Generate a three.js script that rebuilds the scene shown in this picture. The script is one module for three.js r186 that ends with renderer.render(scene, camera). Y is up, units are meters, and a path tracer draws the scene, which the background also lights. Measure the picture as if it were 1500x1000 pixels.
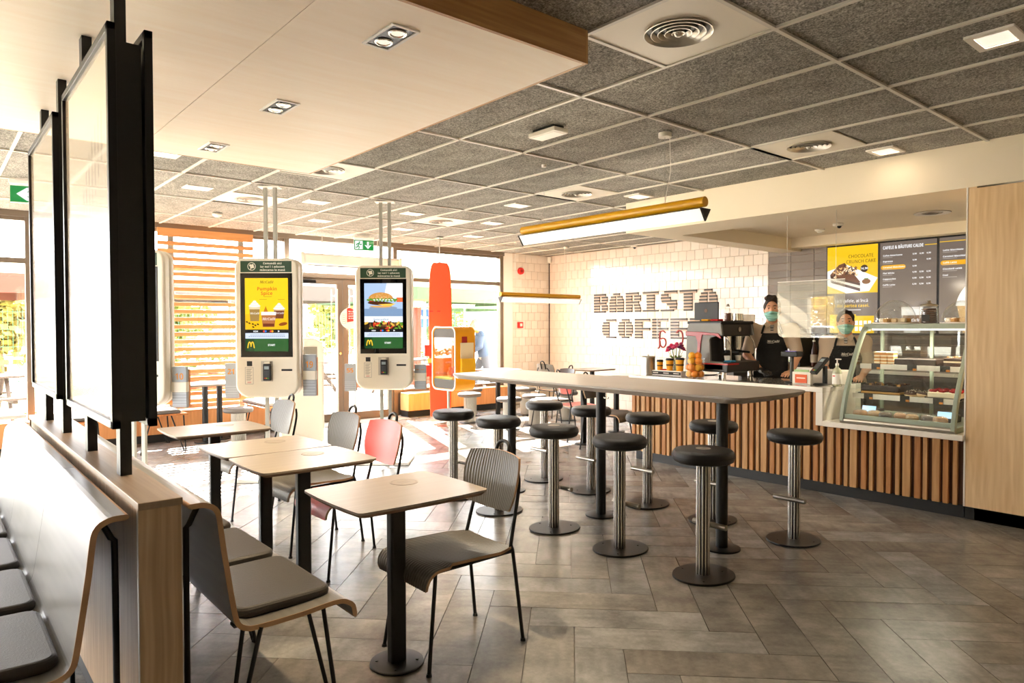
import * as THREE from 'three';
import { RoundedBoxGeometry } from 'three/addons/geometries/RoundedBoxGeometry.js';
import { mergeGeometries, mergeVertices, toCreasedNormals } from 'three/addons/utils/BufferGeometryUtils.js';
import { RectAreaLightUniformsLib } from 'three/addons/lights/RectAreaLightUniformsLib.js';
RectAreaLightUniformsLib.init();

// ------------------------------------------------------------------ camera, sky, sun, exposure
const scene = new THREE.Scene();
const renderer = new THREE.WebGLRenderer();
renderer.toneMapping = THREE.LinearToneMapping;
renderer.toneMappingExposure = 3.25;
renderer.shadowMap.enabled = true;
const camera = new THREE.PerspectiveCamera(2 * Math.atan(500 / 1021.17) * 180 / Math.PI, 1.5, 0.05, 200);
camera.rotation.order = 'YXZ';
camera.position.set(0, 1.43, 0);
camera.rotation.set(-0.021352, -0.701973, -0.0022527);
scene.background = new THREE.Color().setRGB(6.6, 6.7, 6.9);   // bright hazy sky
const sun = new THREE.DirectionalLight(new THREE.Color().setRGB(1, 0.93, 0.84), 24);
{
  const el = 33 * Math.PI / 180, hx = -0.34, hz = 0.94;        // the way the sunlight travels
  sun.position.set(-hx * Math.cos(el) * 40 + 3, Math.sin(el) * 40, -hz * Math.cos(el) * 40 - 6);
  sun.target.position.set(3, 0, -6);
  sun.castShadow = true; sun.shadow.mapSize.set(2048, 2048); sun.shadow.radius = 1;
  Object.assign(sun.shadow.camera, { left: -14, right: 14, top: 12, bottom: -12, near: 5, far: 80 });
  scene.add(sun, sun.target); sun.name = 'sun';
}

// ------------------------------------------------------------------ helpers
let seed = 12345;
const rnd = () => { seed |= 0; seed = seed + 0x6D2B79F5 | 0; let t = Math.imul(seed ^ seed >>> 15, 1 | seed); t = t + Math.imul(t ^ t >>> 7, 61 | t) ^ t; return ((t ^ t >>> 14) >>> 0) / 4294967296; };
const rr = (a, b) => a + (b - a) * rnd();
const PI = Math.PI, V = (x, y, z) => new THREE.Vector3(x, y, z);
const taken = new Map();
const numbered = (n) => { const k = taken.get(n) || 0; taken.set(n, k + 1); return k ? n + '_' + String(k).padStart(3, '0') : n; };
function clean(g) {
  if (g.index) g = g.toNonIndexed();
  for (const k of Object.keys(g.attributes)) if (!['position', 'normal', 'uv'].includes(k)) g.deleteAttribute(k);
  if (!g.attributes.normal) g.computeVertexNormals();
  if (!g.attributes.uv) g.setAttribute('uv', new THREE.BufferAttribute(new Float32Array(g.attributes.position.count * 2), 2));
  g.morphAttributes = {}; g.clearGroups();
  return g;
}
const M = (...gs) => { gs = gs.flat(9).map(clean); return gs.length === 1 ? gs[0] : mergeGeometries(gs); };
// uv in metres from the dominant direction of the normal; grain runs along v; dir: the axis that v follows
function uvm(g, dir = 'y', off = 0) {
  g = clean(g); const p = g.attributes.position, n = g.attributes.normal, u = g.attributes.uv;
  for (let i = 0; i < p.count; i++) {
    const c = [p.getX(i), p.getY(i), p.getZ(i)], a = [Math.abs(n.getX(i)), Math.abs(n.getY(i)), Math.abs(n.getZ(i))];
    const k = a[0] >= a[1] && a[0] >= a[2] ? 0 : a[1] >= a[2] ? 1 : 2, d = 'xyz'.indexOf(dir);
    let rest = [0, 1, 2].filter((t) => t !== k), v = rest.includes(d) ? d : rest[1], w = rest.find((t) => t !== v);
    u.setXY(i, c[w] + off, c[v] + off * 1.7);
  }
  return g;
}
const bx = (w, h, d, x = 0, y = 0, z = 0, r = 0) => { const g = r ? new RoundedBoxGeometry(w, h, d, 2, Math.min(r, w / 2.01, h / 2.01, d / 2.01)) : new THREE.BoxGeometry(w, h, d); g.translate(x, y, z); return clean(g); };
const bb = (x0, x1, y0, y1, z0, z1, r = 0) => bx(x1 - x0, y1 - y0, z1 - z0, (x0 + x1) / 2, (y0 + y1) / 2, (z0 + z1) / 2, r);
const cy = (r0, r1, h, x = 0, y = 0, z = 0, n = 24) => { const g = new THREE.CylinderGeometry(r1, r0, h, n); g.translate(x, y + h / 2, z); return clean(g); };   // stands on y
const lathe = (pts, n = 32, x = 0, y = 0, z = 0) => { const g = new THREE.LatheGeometry(pts.map((p) => new THREE.Vector2(p[0], p[1])), n); g.translate(x, y, z); return clean(g); };
const sph = (r, x, y, z, n = 16) => { const g = new THREE.SphereGeometry(r, n, Math.max(6, n / 2 | 0)); g.translate(x, y, z); return clean(g); };
function tube(pts, r, n = 8, seg = 0, smooth = false) {           // a bar through the points; corners rounded when smooth
  pts = pts.map((p) => p.isVector3 ? p : V(...p));
  let curve;
  if (smooth) curve = new THREE.CatmullRomCurve3(pts, false, 'catmullrom', 0.5);
  else { curve = new THREE.CurvePath(); for (let i = 0; i < pts.length - 1; i++) curve.add(new THREE.LineCurve3(pts[i], pts[i + 1])); }
  if (!smooth) {                                                    // straight pieces as cylinders
    const gs = [];
    for (let i = 0; i < pts.length - 1; i++) {
      const d = pts[i + 1].clone().sub(pts[i]), g = new THREE.CylinderGeometry(r, r, d.length(), n);
      g.applyQuaternion(new THREE.Quaternion().setFromUnitVectors(V(0, 1, 0), d.clone().normalize()));
      const m = pts[i].clone().add(pts[i + 1]).multiplyScalar(0.5); g.translate(m.x, m.y, m.z); gs.push(g);
      if (i) gs.push(sph(r, pts[i].x, pts[i].y, pts[i].z, n));
    }
    return M(gs);
  }
  return clean(new THREE.TubeGeometry(curve, seg || pts.length * 6, r, n, false));
}
function ext(shape, depth, bevel = 0, seg = 2, curveSeg = 10) {    // extruded along z from 0
  return clean(new THREE.ExtrudeGeometry(shape, { depth: depth - 2 * bevel, bevelEnabled: bevel > 0, bevelSize: bevel, bevelThickness: bevel, bevelSegments: seg, bevelOffset: -bevel, curveSegments: curveSeg })).translate(0, 0, bevel);
}
function rrect(w, h, r, x = 0, y = 0) {
  const s = new THREE.Shape(), a = x - w / 2, b = y - h / 2, R = Array.isArray(r) ? r : [r, r, r, r];
  s.moveTo(a + R[0], b); s.lineTo(a + w - R[1], b); s.absarc(a + w - R[1], b + R[1], R[1], -PI / 2, 0); s.lineTo(a + w, b + h - R[2]); s.absarc(a + w - R[2], b + h - R[2], R[2], 0, PI / 2);
  s.lineTo(a + R[3], b + h); s.absarc(a + R[3], b + h - R[3], R[3], PI / 2, PI); s.lineTo(a, b + R[0]); s.absarc(a + R[0], b + R[0], R[0], PI, PI * 1.5); return s;
}
const poly = (pts) => { const s = new THREE.Shape(); pts.forEach((p, i) => i ? s.lineTo(p[0], p[1]) : s.moveTo(p[0], p[1])); return s; };
const rotX = (g, a) => g.rotateX(a), rotY = (g, a) => g.rotateY(a), rotZ = (g, a) => g.rotateZ(a);
function ribbon(pts, t) {                                           // closed outline of a bent sheet: points smoothed, offset by t
  const c = new THREE.CatmullRomCurve3(pts.map((p) => V(p[0], p[1], 0)), false, 'catmullrom', 0.35), q = c.getSpacedPoints(pts.length * 6), a = [], b = [];
  q.forEach((p, i) => { const d = q[Math.min(i + 1, q.length - 1)].clone().sub(q[Math.max(i - 1, 0)]).normalize(); a.push([p.x - d.y * t / 2, p.y + d.x * t / 2]); b.push([p.x + d.y * t / 2, p.y - d.x * t / 2]); });
  return poly([...a, ...b.reverse()]);
}
function mesh(geo, mat, name, parent) { const m = new THREE.Mesh(Array.isArray(geo) ? M(geo) : geo, mat); m.name = name; m.castShadow = m.receiveShadow = true; parent.add(m); return m; }
const part = (parent, name, geo, mat, label) => { const m = mesh(geo, mat, name, parent); if (label) m.userData.label = label; return m; };
function thing(name, label, category, [x, y, z] = [0, 0, 0], turn = 0, group) {
  const o = new THREE.Group(); o.name = numbered(name); scene.add(o); o.position.set(x, y, z); o.rotation.y = turn; o.userData = { label, category }; if (group) o.userData.group = group; return o;
}
function solo(name, geo, mat, label, category, pos = [0, 0, 0], turn = 0, group) {   // a thing that is one mesh
  const m = mesh(geo, mat, numbered(name), scene); m.position.set(...pos); m.rotation.y = turn; m.userData = { label, category }; if (group) m.userData.group = group; return m;
}
function struct(name, geo, mat, label) { const m = mesh(geo, mat, numbered(name), scene); m.userData = { kind: 'structure', category: 'structure' }; if (label) m.userData.label = label; return m; }
function structGroup(name, label) { const o = new THREE.Group(); o.name = numbered(name); scene.add(o); o.userData = { kind: 'structure', category: 'structure' }; if (label) o.userData.label = label; return o; }
function dup(root, pos, turn, label, group) { const r = root.clone(); r.name = numbered(root.name.replace(/_\d{3}$/, '')); r.userData = { ...root.userData }; scene.add(r); r.position.set(...pos); r.rotation.y = turn; if (label) r.userData.label = label; if (group) r.userData.group = group; return r; }

// ------------------------------------------------------------------ textures
function vnoise(px, py, seedN) {                                    // tileable value noise on a px by py lattice
  let s = seedN; const r = () => (s = Math.imul(s ^ s >>> 13, 1274126177) + 0x9E3779B9 | 0, ((s ^ s >>> 16) >>> 0) / 4294967296), t = Array.from({ length: px * py }, r);
  return (u, v) => {
    const x = u * px, y = v * py, i = Math.floor(x), j = Math.floor(y), f = x - i, g = y - j, a = f * f * (3 - 2 * f), b = g * g * (3 - 2 * g);
    const at = (p, q) => t[((q % py) + py) % py * px + ((p % px) + px) % px];
    return (at(i, j) * (1 - a) + at(i + 1, j) * a) * (1 - b) + (at(i, j + 1) * (1 - a) + at(i + 1, j + 1) * a) * b;
  };
}
function tex(size, fn, repeat = [1, 1], srgb = true) {
  const d = new Uint8Array(size * size * 4);
  for (let y = 0; y < size; y++) for (let x = 0; x < size; x++) { const c = fn((x + .5) / size, (y + .5) / size), k = (y * size + x) * 4; for (let i = 0; i < 3; i++) d[k + i] = Math.max(0, Math.min(255, Array.isArray(c) ? c[i] : c)); d[k + 3] = 255; }
  const t = new THREE.DataTexture(d, size, size); t.wrapS = t.wrapT = THREE.RepeatWrapping; t.magFilter = THREE.LinearFilter; t.minFilter = THREE.LinearMipmapLinearFilter; t.generateMipmaps = true;
  if (srgb) t.colorSpace = THREE.SRGBColorSpace; t.repeat.set(...repeat); t.needsUpdate = true; return t;
}
const mix3 = (a, b, t) => [a[0] + (b[0] - a[0]) * t, a[1] + (b[1] - a[1]) * t, a[2] + (b[2] - a[2]) * t];
function woodTex(a, b, sd, fine = 90, size = 512) {                 // grain along v, one metre square
  const n1 = vnoise(9, 2, sd), n2 = vnoise(fine, 3, sd + 1), n3 = vnoise(fine * 2, 8, sd + 2), n4 = vnoise(5, 5, sd + 3);
  return tex(size, (u, v) => { const w = u + .012 * (n4(u, v) - .5); const t = .30 * n1(w, v) + .38 * n2(w, v) + .22 * n3(w, v) + .10 * Math.abs(Math.sin((w * 14 + n1(w, v) * 2.5) * PI)); return mix3(a, b, Math.min(1, Math.max(0, (t - .25) * 1.7))); });
}
const canvasTex = (w, h, draw) => { const c = document.createElement('canvas'); c.width = w; c.height = h; draw(c.getContext('2d'), w, h); const t = new THREE.CanvasTexture(c); t.colorSpace = THREE.SRGBColorSpace; t.anisotropy = 8; return t; };
const T = {};
T.oak = woodTex([205, 160, 105], [166, 118, 68], 11);
T.paleOak = woodTex([240, 208, 162], [220, 182, 134], 31, 60);
T.ash = woodTex([192, 164, 132], [158, 130, 100], 51, 110);
T.birch = woodTex([252, 239, 218], [248, 231, 206], 71, 30);
T.top = woodTex([156, 145, 132], [140, 128, 115], 91, 130);
{
  const a = vnoise(4, 4, 5), b = vnoise(13, 13, 6), c = vnoise(60, 60, 7), d = vnoise(200, 200, 8), e = vnoise(6, 40, 9);
  T.stone = tex(512, (u, v) => { const t = .34 * a(u, v) + .26 * b(u, v) + .14 * c(u, v) + .10 * d(u, v) + .16 * e(u, v); return mix3([110, 109, 107], [164, 163, 161], (t - .2) * 1.65); });
  const f1 = vnoise(256, 64, 21), f2 = vnoise(64, 256, 22), f3 = vnoise(256, 256, 23), f4 = vnoise(8, 8, 24), f5 = vnoise(128, 128, 25);
  const felt = (u, v) => { const r = f1(u + v * .3, v), s = f2(u, v + u * .4); return .32 * Math.max(r, s) + .3 * f3(u, v) + .28 * f5(u, v) + .1 * f4(u, v); };
  T.felt = tex(512, (u, v) => mix3([104, 101, 94], [214, 208, 197], (felt(u, v) - .32) * 1.9));
  T.feltBump = tex(512, (u, v) => 255 * felt(u, v), [1, 1], false);
  const l1 = vnoise(120, 120, 41), l2 = vnoise(40, 40, 42);
  T.leather = tex(256, (u, v) => 255 * (.6 * l1(u, v) + .4 * l2(u, v)), [6, 6], false);
  const g1 = vnoise(5, 60, 61), g2 = vnoise(7, 7, 62);
  T.veneer = tex(512, (u, v) => mix3([104, 102, 98], [128, 126, 121], .6 * g1(v, u) + .4 * g2(u, v)));
  const pv = vnoise(4, 4, 63), pw = vnoise(90, 90, 64);
  T.paver = tex(256, (u, v) => mix3([150, 143, 134], [196, 189, 178], .5 * pv(u, v) + .5 * pw(u, v)));
  T.grass = tex(256, (u, v) => mix3([96, 118, 44], [170, 176, 78], .4 * pv(u, v) + .6 * pw(u, v)));
}

// ------------------------------------------------------------------ materials
const mat = (o) => new THREE.MeshStandardMaterial(o), phys = (o) => new THREE.MeshPhysicalMaterial(o);
const C = (h) => new THREE.Color(h);
const K = {
  grout: mat({ color: 0x8a8278, roughness: .9 }),
  stones: [0xffffff, 0xf1ece4, 0xe6dfd6, 0xf8f3ec].map((c) => mat({ color: C(c), map: T.stone, roughness: .27 })),
  felt: [0xffffff, 0xf0f0ee].map((c) => mat({ color: C(c), map: T.felt, bumpMap: T.feltBump, bumpScale: .004, roughness: 1 })),
  gridBar: mat({ color: 0xd6d0c3, roughness: .45 }),
  plaster: mat({ color: 0xeee0c6, roughness: .85 }),
  white: mat({ color: 0xf2ece2, roughness: .5 }),
  whitePlastic: mat({ color: 0xefe9dc, roughness: .35 }),
  glaze: [0xe9dccd, 0xe5d7c8, 0xede2d4].map((c) => phys({ color: C(c), roughness: .16, clearcoat: .5, clearcoatRoughness: .08 })),
  wallGrout: mat({ color: 0xc9ad92, roughness: .95 }),
  darkTile: [0x77695c, 0x6c5f54, 0x7d7064].map((c) => mat({ color: C(c), roughness: .35 })),
  darkGrout: mat({ color: 0xa89f92, roughness: .9 }),
  birch: mat({ map: T.birch, roughness: .55 }),
  oak: mat({ map: T.oak, roughness: .5 }),
  oakB: mat({ map: T.oak, color: 0xf2dcc4, roughness: .5 }),
  paleOak: mat({ map: T.paleOak, roughness: .5 }),
  ash: mat({ map: T.ash, roughness: .5 }),
  tableTop: phys({ map: T.top, roughness: .38, clearcoat: .25, clearcoatRoughness: .3 }),
  tableEdge: mat({ color: 0x7d5f4b, roughness: .6 }),
  slatBack: mat({ color: 0x5d4030, roughness: .8 }),
  orangeWood: mat({ map: T.paleOak, color: 0xf2c8a4, roughness: .55 }),
  black: mat({ color: 0x080807, roughness: .45 }),
  blackMetal: mat({ color: 0x0e0d0d, roughness: .42, metalness: .2 }),
  plinth: mat({ color: 0x0c0b0a, roughness: .5 }),
  bronze: mat({ color: 0x776a5c, roughness: .45, metalness: .3 }),
  chrome: mat({ color: 0xd8d4cc, roughness: .2, metalness: 1 }),
  steel: mat({ color: 0xb9b4aa, roughness: .32, metalness: 1 }),
  polePaint: mat({ color: 0xa8a79c, roughness: .4, metalness: .4 }),
  leather: mat({ color: 0x161513, roughness: .42, bumpMap: T.leather, bumpScale: .0006 }),
  cushion: mat({ color: 0x2f2a24, roughness: .5, bumpMap: T.leather, bumpScale: .0006 }),
  greyCushion: mat({ color: 0x6a645e, roughness: .6 }),
  veneer: mat({ map: T.veneer, roughness: .3 }),
  plyEdge: mat({ color: 0xb08a66, roughness: .6 }),
  glass: phys({ color: 0xffffff, transmission: 1, thickness: 0, roughness: 0, ior: 1.45 }),
  thinGlass: phys({ color: 0xffffff, transmission: 1, thickness: 0, roughness: 0, ior: 1.12 }),
  clear: phys({ color: 0xfafcfa, transmission: 1, thickness: 0, roughness: .01, ior: 1.5 }),
  yellow: mat({ color: 0xf0b010, roughness: .35 }),
  red: mat({ color: 0xd8201a, roughness: .4 }),
  redChair: mat({ color: 0xcf4a3c, roughness: .38 }),
  lampWhite: mat({ color: 0xffffff, emissive: 0xfff1dc, emissiveIntensity: 1.2, roughness: .6 }),
  lampDim: mat({ color: 0xffffff, emissive: 0xfff1dc, emissiveIntensity: .22, roughness: .6 }),
};

// ------------------------------------------------------------------ the setting: floor
const CEIL = 2.762, FAC = -9.72, XL = -4.5, XR = 9.15, ZB = 3.5;
camera.updateMatrixWorld(true); camera.aspect = 1.5; camera.updateProjectionMatrix();
const seen = (x, y, z, m = 1.06) => { const p = V(x, y, z).project(camera); return p.z < 1 && Math.abs(p.x) < m && Math.abs(p.y) < m; };
{
  const floor = struct('floor', bb(XL - .2, XR + .2, -.25, -.010, FAC - .12, ZB + .2), K.grout, 'brown grey stone tile floor laid in a herringbone');
  const W = .2146, L = .8464, gap = .0035, P0 = [2.35, -2.325], q = Math.SQRT1_2;
  const geos = Array.from({ length: 8 }, (_, i) => uvm(bx(L - gap, .012, W - gap, 0, -.006, 0), i % 2 ? 'x' : 'z', i * .377));
  const list = [];
  for (let j = -14; j < 14; j++) for (let i = -70; i < 70; i++) for (const o of [0, 1]) {
    const U = o ? i * W + L + W / 2 + j * L : i * W + j * L + L / 2, Vv = o ? (i + 1) * W - L / 2 - j * L : i * W - j * L + W / 2;
    const a = U - L, b = Vv + L, x = P0[0] + q * (a - b), z = P0[1] + q * (a + b);
    if (x < XL - .1 || x > XR || z < FAC + .22 || z > ZB) continue;
    list.push({ x, z, o, d: Math.hypot(x, z), s: seen(x, 0, z, 1.12) && !(x > 5.9 && z > -5) });
  }
  const vis = list.filter((t) => t.s).sort((a, b) => a.d - b.d), near = new Set(vis.slice(0, 300)), rest = [[], [], [], []];
  list.forEach((t) => {
    const g = geos[Math.floor(rnd() * 8)], k = Math.floor(rnd() * 4), turn = (t.o ? PI / 4 : -PI / 4) + (rnd() < .5 ? PI : 0);
    if (near.has(t)) { const m = part(floor, 'floor_tile', g, K.stones[k]); m.position.set(t.x, rr(-.0006, .0006), t.z); m.rotation.y = turn; }
    else rest[k].push(g.clone().rotateY(turn).translate(t.x, 0, t.z));
  });
  rest.forEach((r, k) => { if (r.length) { const m = part(floor, 'far_floor_tiles', M(r), K.stones[k]); m.userData.kind = 'stuff'; } });
}

// ------------------------------------------------------------------ ceiling grid and tiles
const VENTS = [[2.63, -1.94], [5.03, -2.54], [5.03, -4.94], [2.63, -5.54], [2.63, -7.34], [5.03, -7.34]];
const SOF = { x0: -1.27, x1: 2.303, z0: -5.155, z1: -2.225, y: 2.618 };
const BULK = { x: 5.878, z: -5.02, y: 2.442 };
{
  const ceiling = struct('ceiling', bb(XL - .2, XR + .2, CEIL + .03, CEIL + .2, FAC - .12, ZB + .2), K.plaster, 'suspended ceiling of grey wood wool panels in a pale grid');
  const geo = {};
  const tile = (x0, x1, z0, z1) => {
    if (x1 - x0 < .05 || z1 - z0 < .05) return;
    const key = (x1 - x0).toFixed(3) + (z1 - z0).toFixed(3); geo[key] ??= [0, 1, 2].map((i) => uvm(bx(x1 - x0 - .01, .018, z1 - z0 - .01, 0, 0, 0), 'z', i * .31));
    const m = part(ceiling, 'ceiling_tile', geo[key][Math.floor(rnd() * 3)], K.felt[rnd() < .5 ? 0 : 1]); m.position.set((x0 + x1) / 2, CEIL + .013 + rr(0, .002), (z0 + z1) / 2);
  };
  const bar = (x0, x1, z0, z1) => part(ceiling, 'grid_bar', bb(x0, x1, CEIL - .008, CEIL + .004, z0, z1), K.gridBar);
  for (let i = -13; i < 11; i++) for (let j = -5; j < 8; j++) {
    let x0 = 2.93 + .6 * i, x1 = x0 + .6, z1 = -1.64 - 1.2 * j, z0 = z1 - 1.2; x0 = Math.max(x0, XL); x1 = Math.min(x1, XR); z0 = Math.max(z0, FAC); z1 = Math.min(z1, ZB);
    if (x1 <= x0 || z1 <= z0) continue;
    if (x0 >= SOF.x0 && x1 <= SOF.x1 + .05 && z0 >= SOF.z0 - .1 && z1 <= SOF.z1) continue;
    if (x1 > BULK.x + .02) { if (x0 > BULK.x - .05 && z1 > BULK.z && z0 > BULK.z) continue; if (z1 > BULK.z && x0 > BULK.x - .05) z1 = BULK.z; else if (z0 > BULK.z) x1 = BULK.x; }
    let cut = null; for (const v of VENTS) if (Math.abs(v[0] - (x0 + x1) / 2) < .2 && v[1] < z1 && v[1] > z0) cut = v[1];
    if (cut !== null) { if (cut > (z0 + z1) / 2) tile(x0, x1, z0, (z0 + z1) / 2); else tile(x0, x1, (z0 + z1) / 2, z1); continue; }
    tile(x0, x1, z0, z1);
  }
  const w = .0105;
  for (let i = -12; i < 11; i++) { const x = 2.93 + .6 * i; if (x < XL || x > XR) continue;
    if (x > SOF.x0 && x < SOF.x1) { bar(x - w, x + w, FAC, SOF.z0); bar(x - w, x + w, SOF.z1, ZB); } else bar(x - w, x + w, FAC, x > BULK.x ? BULK.z : ZB); }
  for (let j = -4; j < 7; j++) { const z = -1.64 - 1.2 * j; if (z > ZB) continue; const xe = z > BULK.z ? BULK.x : XR;
    if (z > SOF.z0 && z < SOF.z1) { bar(XL, SOF.x0, z - w, z + w); bar(SOF.x1, xe, z - w, z + w); } else bar(XL, xe, z - w, z + w); }
  for (const v of VENTS) { const h = (v[1] - (-1.64)) / 1.2; const e = Math.abs(h - Math.round(h)) < .3 && v[1] < -1.64 - 1.2 * Math.round(h) ? v[1] - .3 : v[1] + .3; bar(v[0] - .29, v[0] + .29, e - w, e + w); }
}
// lowered plywood soffit with an oak fascia
{
  const s = structGroup('trim_1', 'lowered pale plywood soffit with oak fascia');
  for (const [x0, x1] of [[SOF.x0, 1.108], [1.111, SOF.x1]]) part(s, 'soffit_panel', uvm(bb(x0, x1, SOF.y, SOF.y + .02, SOF.z0, SOF.z1), 'x'), K.birch);
  for (const g of [bb(SOF.x0, SOF.x1, SOF.y, CEIL + .03, SOF.z1, SOF.z1 + .018), bb(SOF.x0, SOF.x1, SOF.y, CEIL + .03, SOF.z0 - .018, SOF.z0)]) part(s, 'fascia_board', uvm(g, 'x'), K.oak);
  for (const g of [bb(SOF.x1, SOF.x1 + .018, SOF.y, CEIL + .03, SOF.z0 - .018, SOF.z1 + .018), bb(SOF.x0 - .018, SOF.x0, SOF.y, CEIL + .03, SOF.z0 - .018, SOF.z1 + .018)]) part(s, 'fascia_board', uvm(g, 'z'), K.oak);
}
// bulkhead and tray soffit over the counter
{
  const s = structGroup('trim_2', 'cream plastered bulkhead over the counter'), x = BULK.x, y = BULK.y;
  part(s, 'bulkhead_face', bb(x, 6.478, y, CEIL + .03, BULK.z, ZB), K.plaster);
  part(s, 'bulkhead_end', bb(6.478, XR, y, CEIL + .03, BULK.z, -4.72), K.plaster);
  part(s, 'tray_ceiling', bb(6.478, XR, 2.6, CEIL + .03, -4.72, -1.6), K.plaster);
  part(s, 'rear_drop', bb(8.88, XR, y + .03, 2.6, -4.72, -1.6), K.plaster);
  part(s, 'tray_lip', bb(6.478, 6.50, 2.47, 2.6, -4.72, -1.6), K.plaster);
}

// ------------------------------------------------------------------ walls
function tiledWall(parent, rect, fn, sx, sy, gap, mats, name, thick, bond) {   // fn(a, y) places a tile centre; a runs along the wall
  const [a0, a1, y0, y1] = rect, geo = {}, list = [];
  let row = 0;
  for (let y = y1; y > y0 + .01; y -= sy, row++) {
    const off = bond && row % 2 ? -sx / 2 : 0;
    for (let a = a0 + off; a < a1 - .005; a += sx) { const l = Math.max(a, a0), r = Math.min(a + sx, a1), b = Math.max(y - sy, y0); if (r - l < .012 || y - b < .012) continue; list.push([(l + r) / 2, (y + b) / 2, r - l - gap, y - b - gap]); }
  }
  return list.map(([a, y, w, h]) => ({ a, y, w, h, p: fn(a, y) }));
}
{
  const wall = struct('wall_right', bb(XR + .012, XR + .2, -.02, CEIL + .03, FAC, -1.5), K.wallGrout, 'white square glazed tile wall behind the counter');
  const lay = (z0, z1, sx, sy, gap, mats, bond, name, lim, y1 = CEIL) => {
    const t = tiledWall(wall, [z0, z1, 0, y1], (a, y) => [XR, y, a], sx, sy, gap, mats, name, .012, bond), geo = {};
    t.forEach((o) => { o.s = seen(XR, o.y, o.a) && o.y > .75 && !(o.y > 2.5 && o.a > -5.05); o.d = Math.hypot(XR, o.a); });
    const vis = t.filter((o) => o.s).sort((p, q) => p.d - q.d), near = new Set(vis.slice(0, lim)), rest = [];
    t.forEach((o) => { const key = o.w.toFixed(3) + '_' + o.h.toFixed(3); const g = geo[key] ??= bx(.014, o.h, o.w, 0, 0, 0, .002);
      if (near.has(o)) { const m = part(wall, name, g, mats[Math.floor(rnd() * mats.length)]); m.position.set(XR + .007 + rr(-.0008, .0008), o.y, o.a); } else rest.push(bx(.014, o.h, o.w, XR + .007, o.y, o.a)); });
    if (rest.length) part(wall, 'far_' + name + 's', M(rest), mats[0]).userData.kind = 'stuff';
  };
  lay(FAC, -5.2, .153, .153, .0035, K.glaze, true, 'wall_tile', 300);
  part(wall, 'dark_grout', bb(XR + .0125, XR + .02, 0, 2.6, -5.2, -1.6), K.darkGrout);
  lay(-5.2, -1.6, .33, .1, .003, K.darkTile, false, 'dark_wall_tile', 280, 2.5);
  part(wall, 'corner_bead', bb(XR - .006, XR + .014, 0, CEIL, FAC, FAC + .02), K.blackMetal);
}
{
  const wall = struct('wall_facade_end', bb(8.03, XR + .2, -.02, CEIL + .03, FAC - .12, FAC - .012), K.wallGrout, 'narrow tiled return beside the window wall');
  part(wall, 'white_column', bb(8.03, 8.235, 0, CEIL, FAC - .05, FAC + .004), K.white);
  const geo = {}; const rest = [];
  tiledWall(wall, [8.238, XR - .004, 0, CEIL], (a, y) => 0, .153, .153, .0035, K.glaze, 'wall_tile', .012, true).forEach((o) => {
    const key = o.w.toFixed(3) + o.h.toFixed(3), g = geo[key] ??= bx(o.w, o.h, .014, 0, 0, 0, .002);
    const m = part(wall, 'wall_tile', g, K.glaze[Math.floor(rnd() * 3)]); m.position.set(o.a, o.y, FAC - .007 + rr(-.0008, .0008)); });
}
struct('wall_back', bb(XL - .2, XR + .2, -.02, CEIL + .03, ZB, ZB + .2), K.plaster, 'plain cream wall at the back of the room');
struct('wall_bar_side', bb(5.98, XR + .2, -.02, CEIL + .03, -1.66, -1.5), K.plaster, 'plain wall at the side of the bar');
{
  const w = structGroup('wall_panelled', 'pale oak panelled wall beside the counter');
  part(w, 'panel_core', bb(5.885, 6.0, 0, 2.42, -1.70, ZB), K.plinth);
  for (const [a, b] of [[-1.755, -.56], [-.557, .64], [.643, 1.84], [1.843, ZB]]) part(w, 'oak_panel', uvm(bb(5.862, 5.885, .096, 2.428, a, b), 'y', a), K.paleOak);
  part(w, 'oak_return', uvm(bb(5.866, 6.55, .096, 2.44, -1.757, -1.70), 'y'), K.paleOak);
  part(w, 'edge_strip', bb(5.858, 5.866, .096, 2.44, -1.765, -1.755), K.white);
  part(w, 'plinth', bb(5.885, 5.9, 0, .096, -1.76, ZB), K.plinth);
}
{
  const w = structGroup('wall_left', 'outer wall with two wide windows');
  part(w, 'wall_base', bb(XL - .2, XL, -.02, .3, FAC, ZB), K.plaster); part(w, 'wall_head', bb(XL - .2, XL, 2.68, CEIL + .03, FAC, ZB), K.plaster);
  for (const [a, b] of [[FAC, -8.45], [-7.78, -7.0], [-3.8, ZB]]) part(w, 'wall_pier', bb(XL - .2, XL, .3, 2.68, a, b), K.plaster);
  let n = 20;
  part(w, 'wall_pier', bb(XL - .2, XL, 2.2, 2.68, -8.45, -7.78), K.plaster);
  for (const [a, b] of [[-8.45, -7.78], [-7.0, -5.4], [-5.4, -3.8]]) {
    if (a < -8) { part(w, 'rail', bb(XL - .12, XL - .06, 2.15, 2.2, a, b), K.bronze); part(w, 'rail', bb(XL - .12, XL - .06, .3, .36, a, b), K.bronze); part(w, 'pane', bb(XL - .094, XL - .09, .36, 2.15, a, b), K.glass); continue; }
    for (const z of [a + .03, (a + b) / 2, b - .03]) part(w, 'mullion', bb(XL - .12, XL - .06, .3, 2.68, z - .03, z + .03), K.bronze);
    for (const y of [.33, 2.65]) part(w, 'rail', bb(XL - .12, XL - .06, y - .03, y + .03, a, b), K.bronze);
    part(w, 'pane', bb(XL - .094, XL - .09, .36, 2.62, a + .05, (a + b) / 2 - .03), K.glass); part(w, 'pane', bb(XL - .094, XL - .09, .36, 2.62, (a + b) / 2 + .03, b - .05), K.glass);
  }
}
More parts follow.
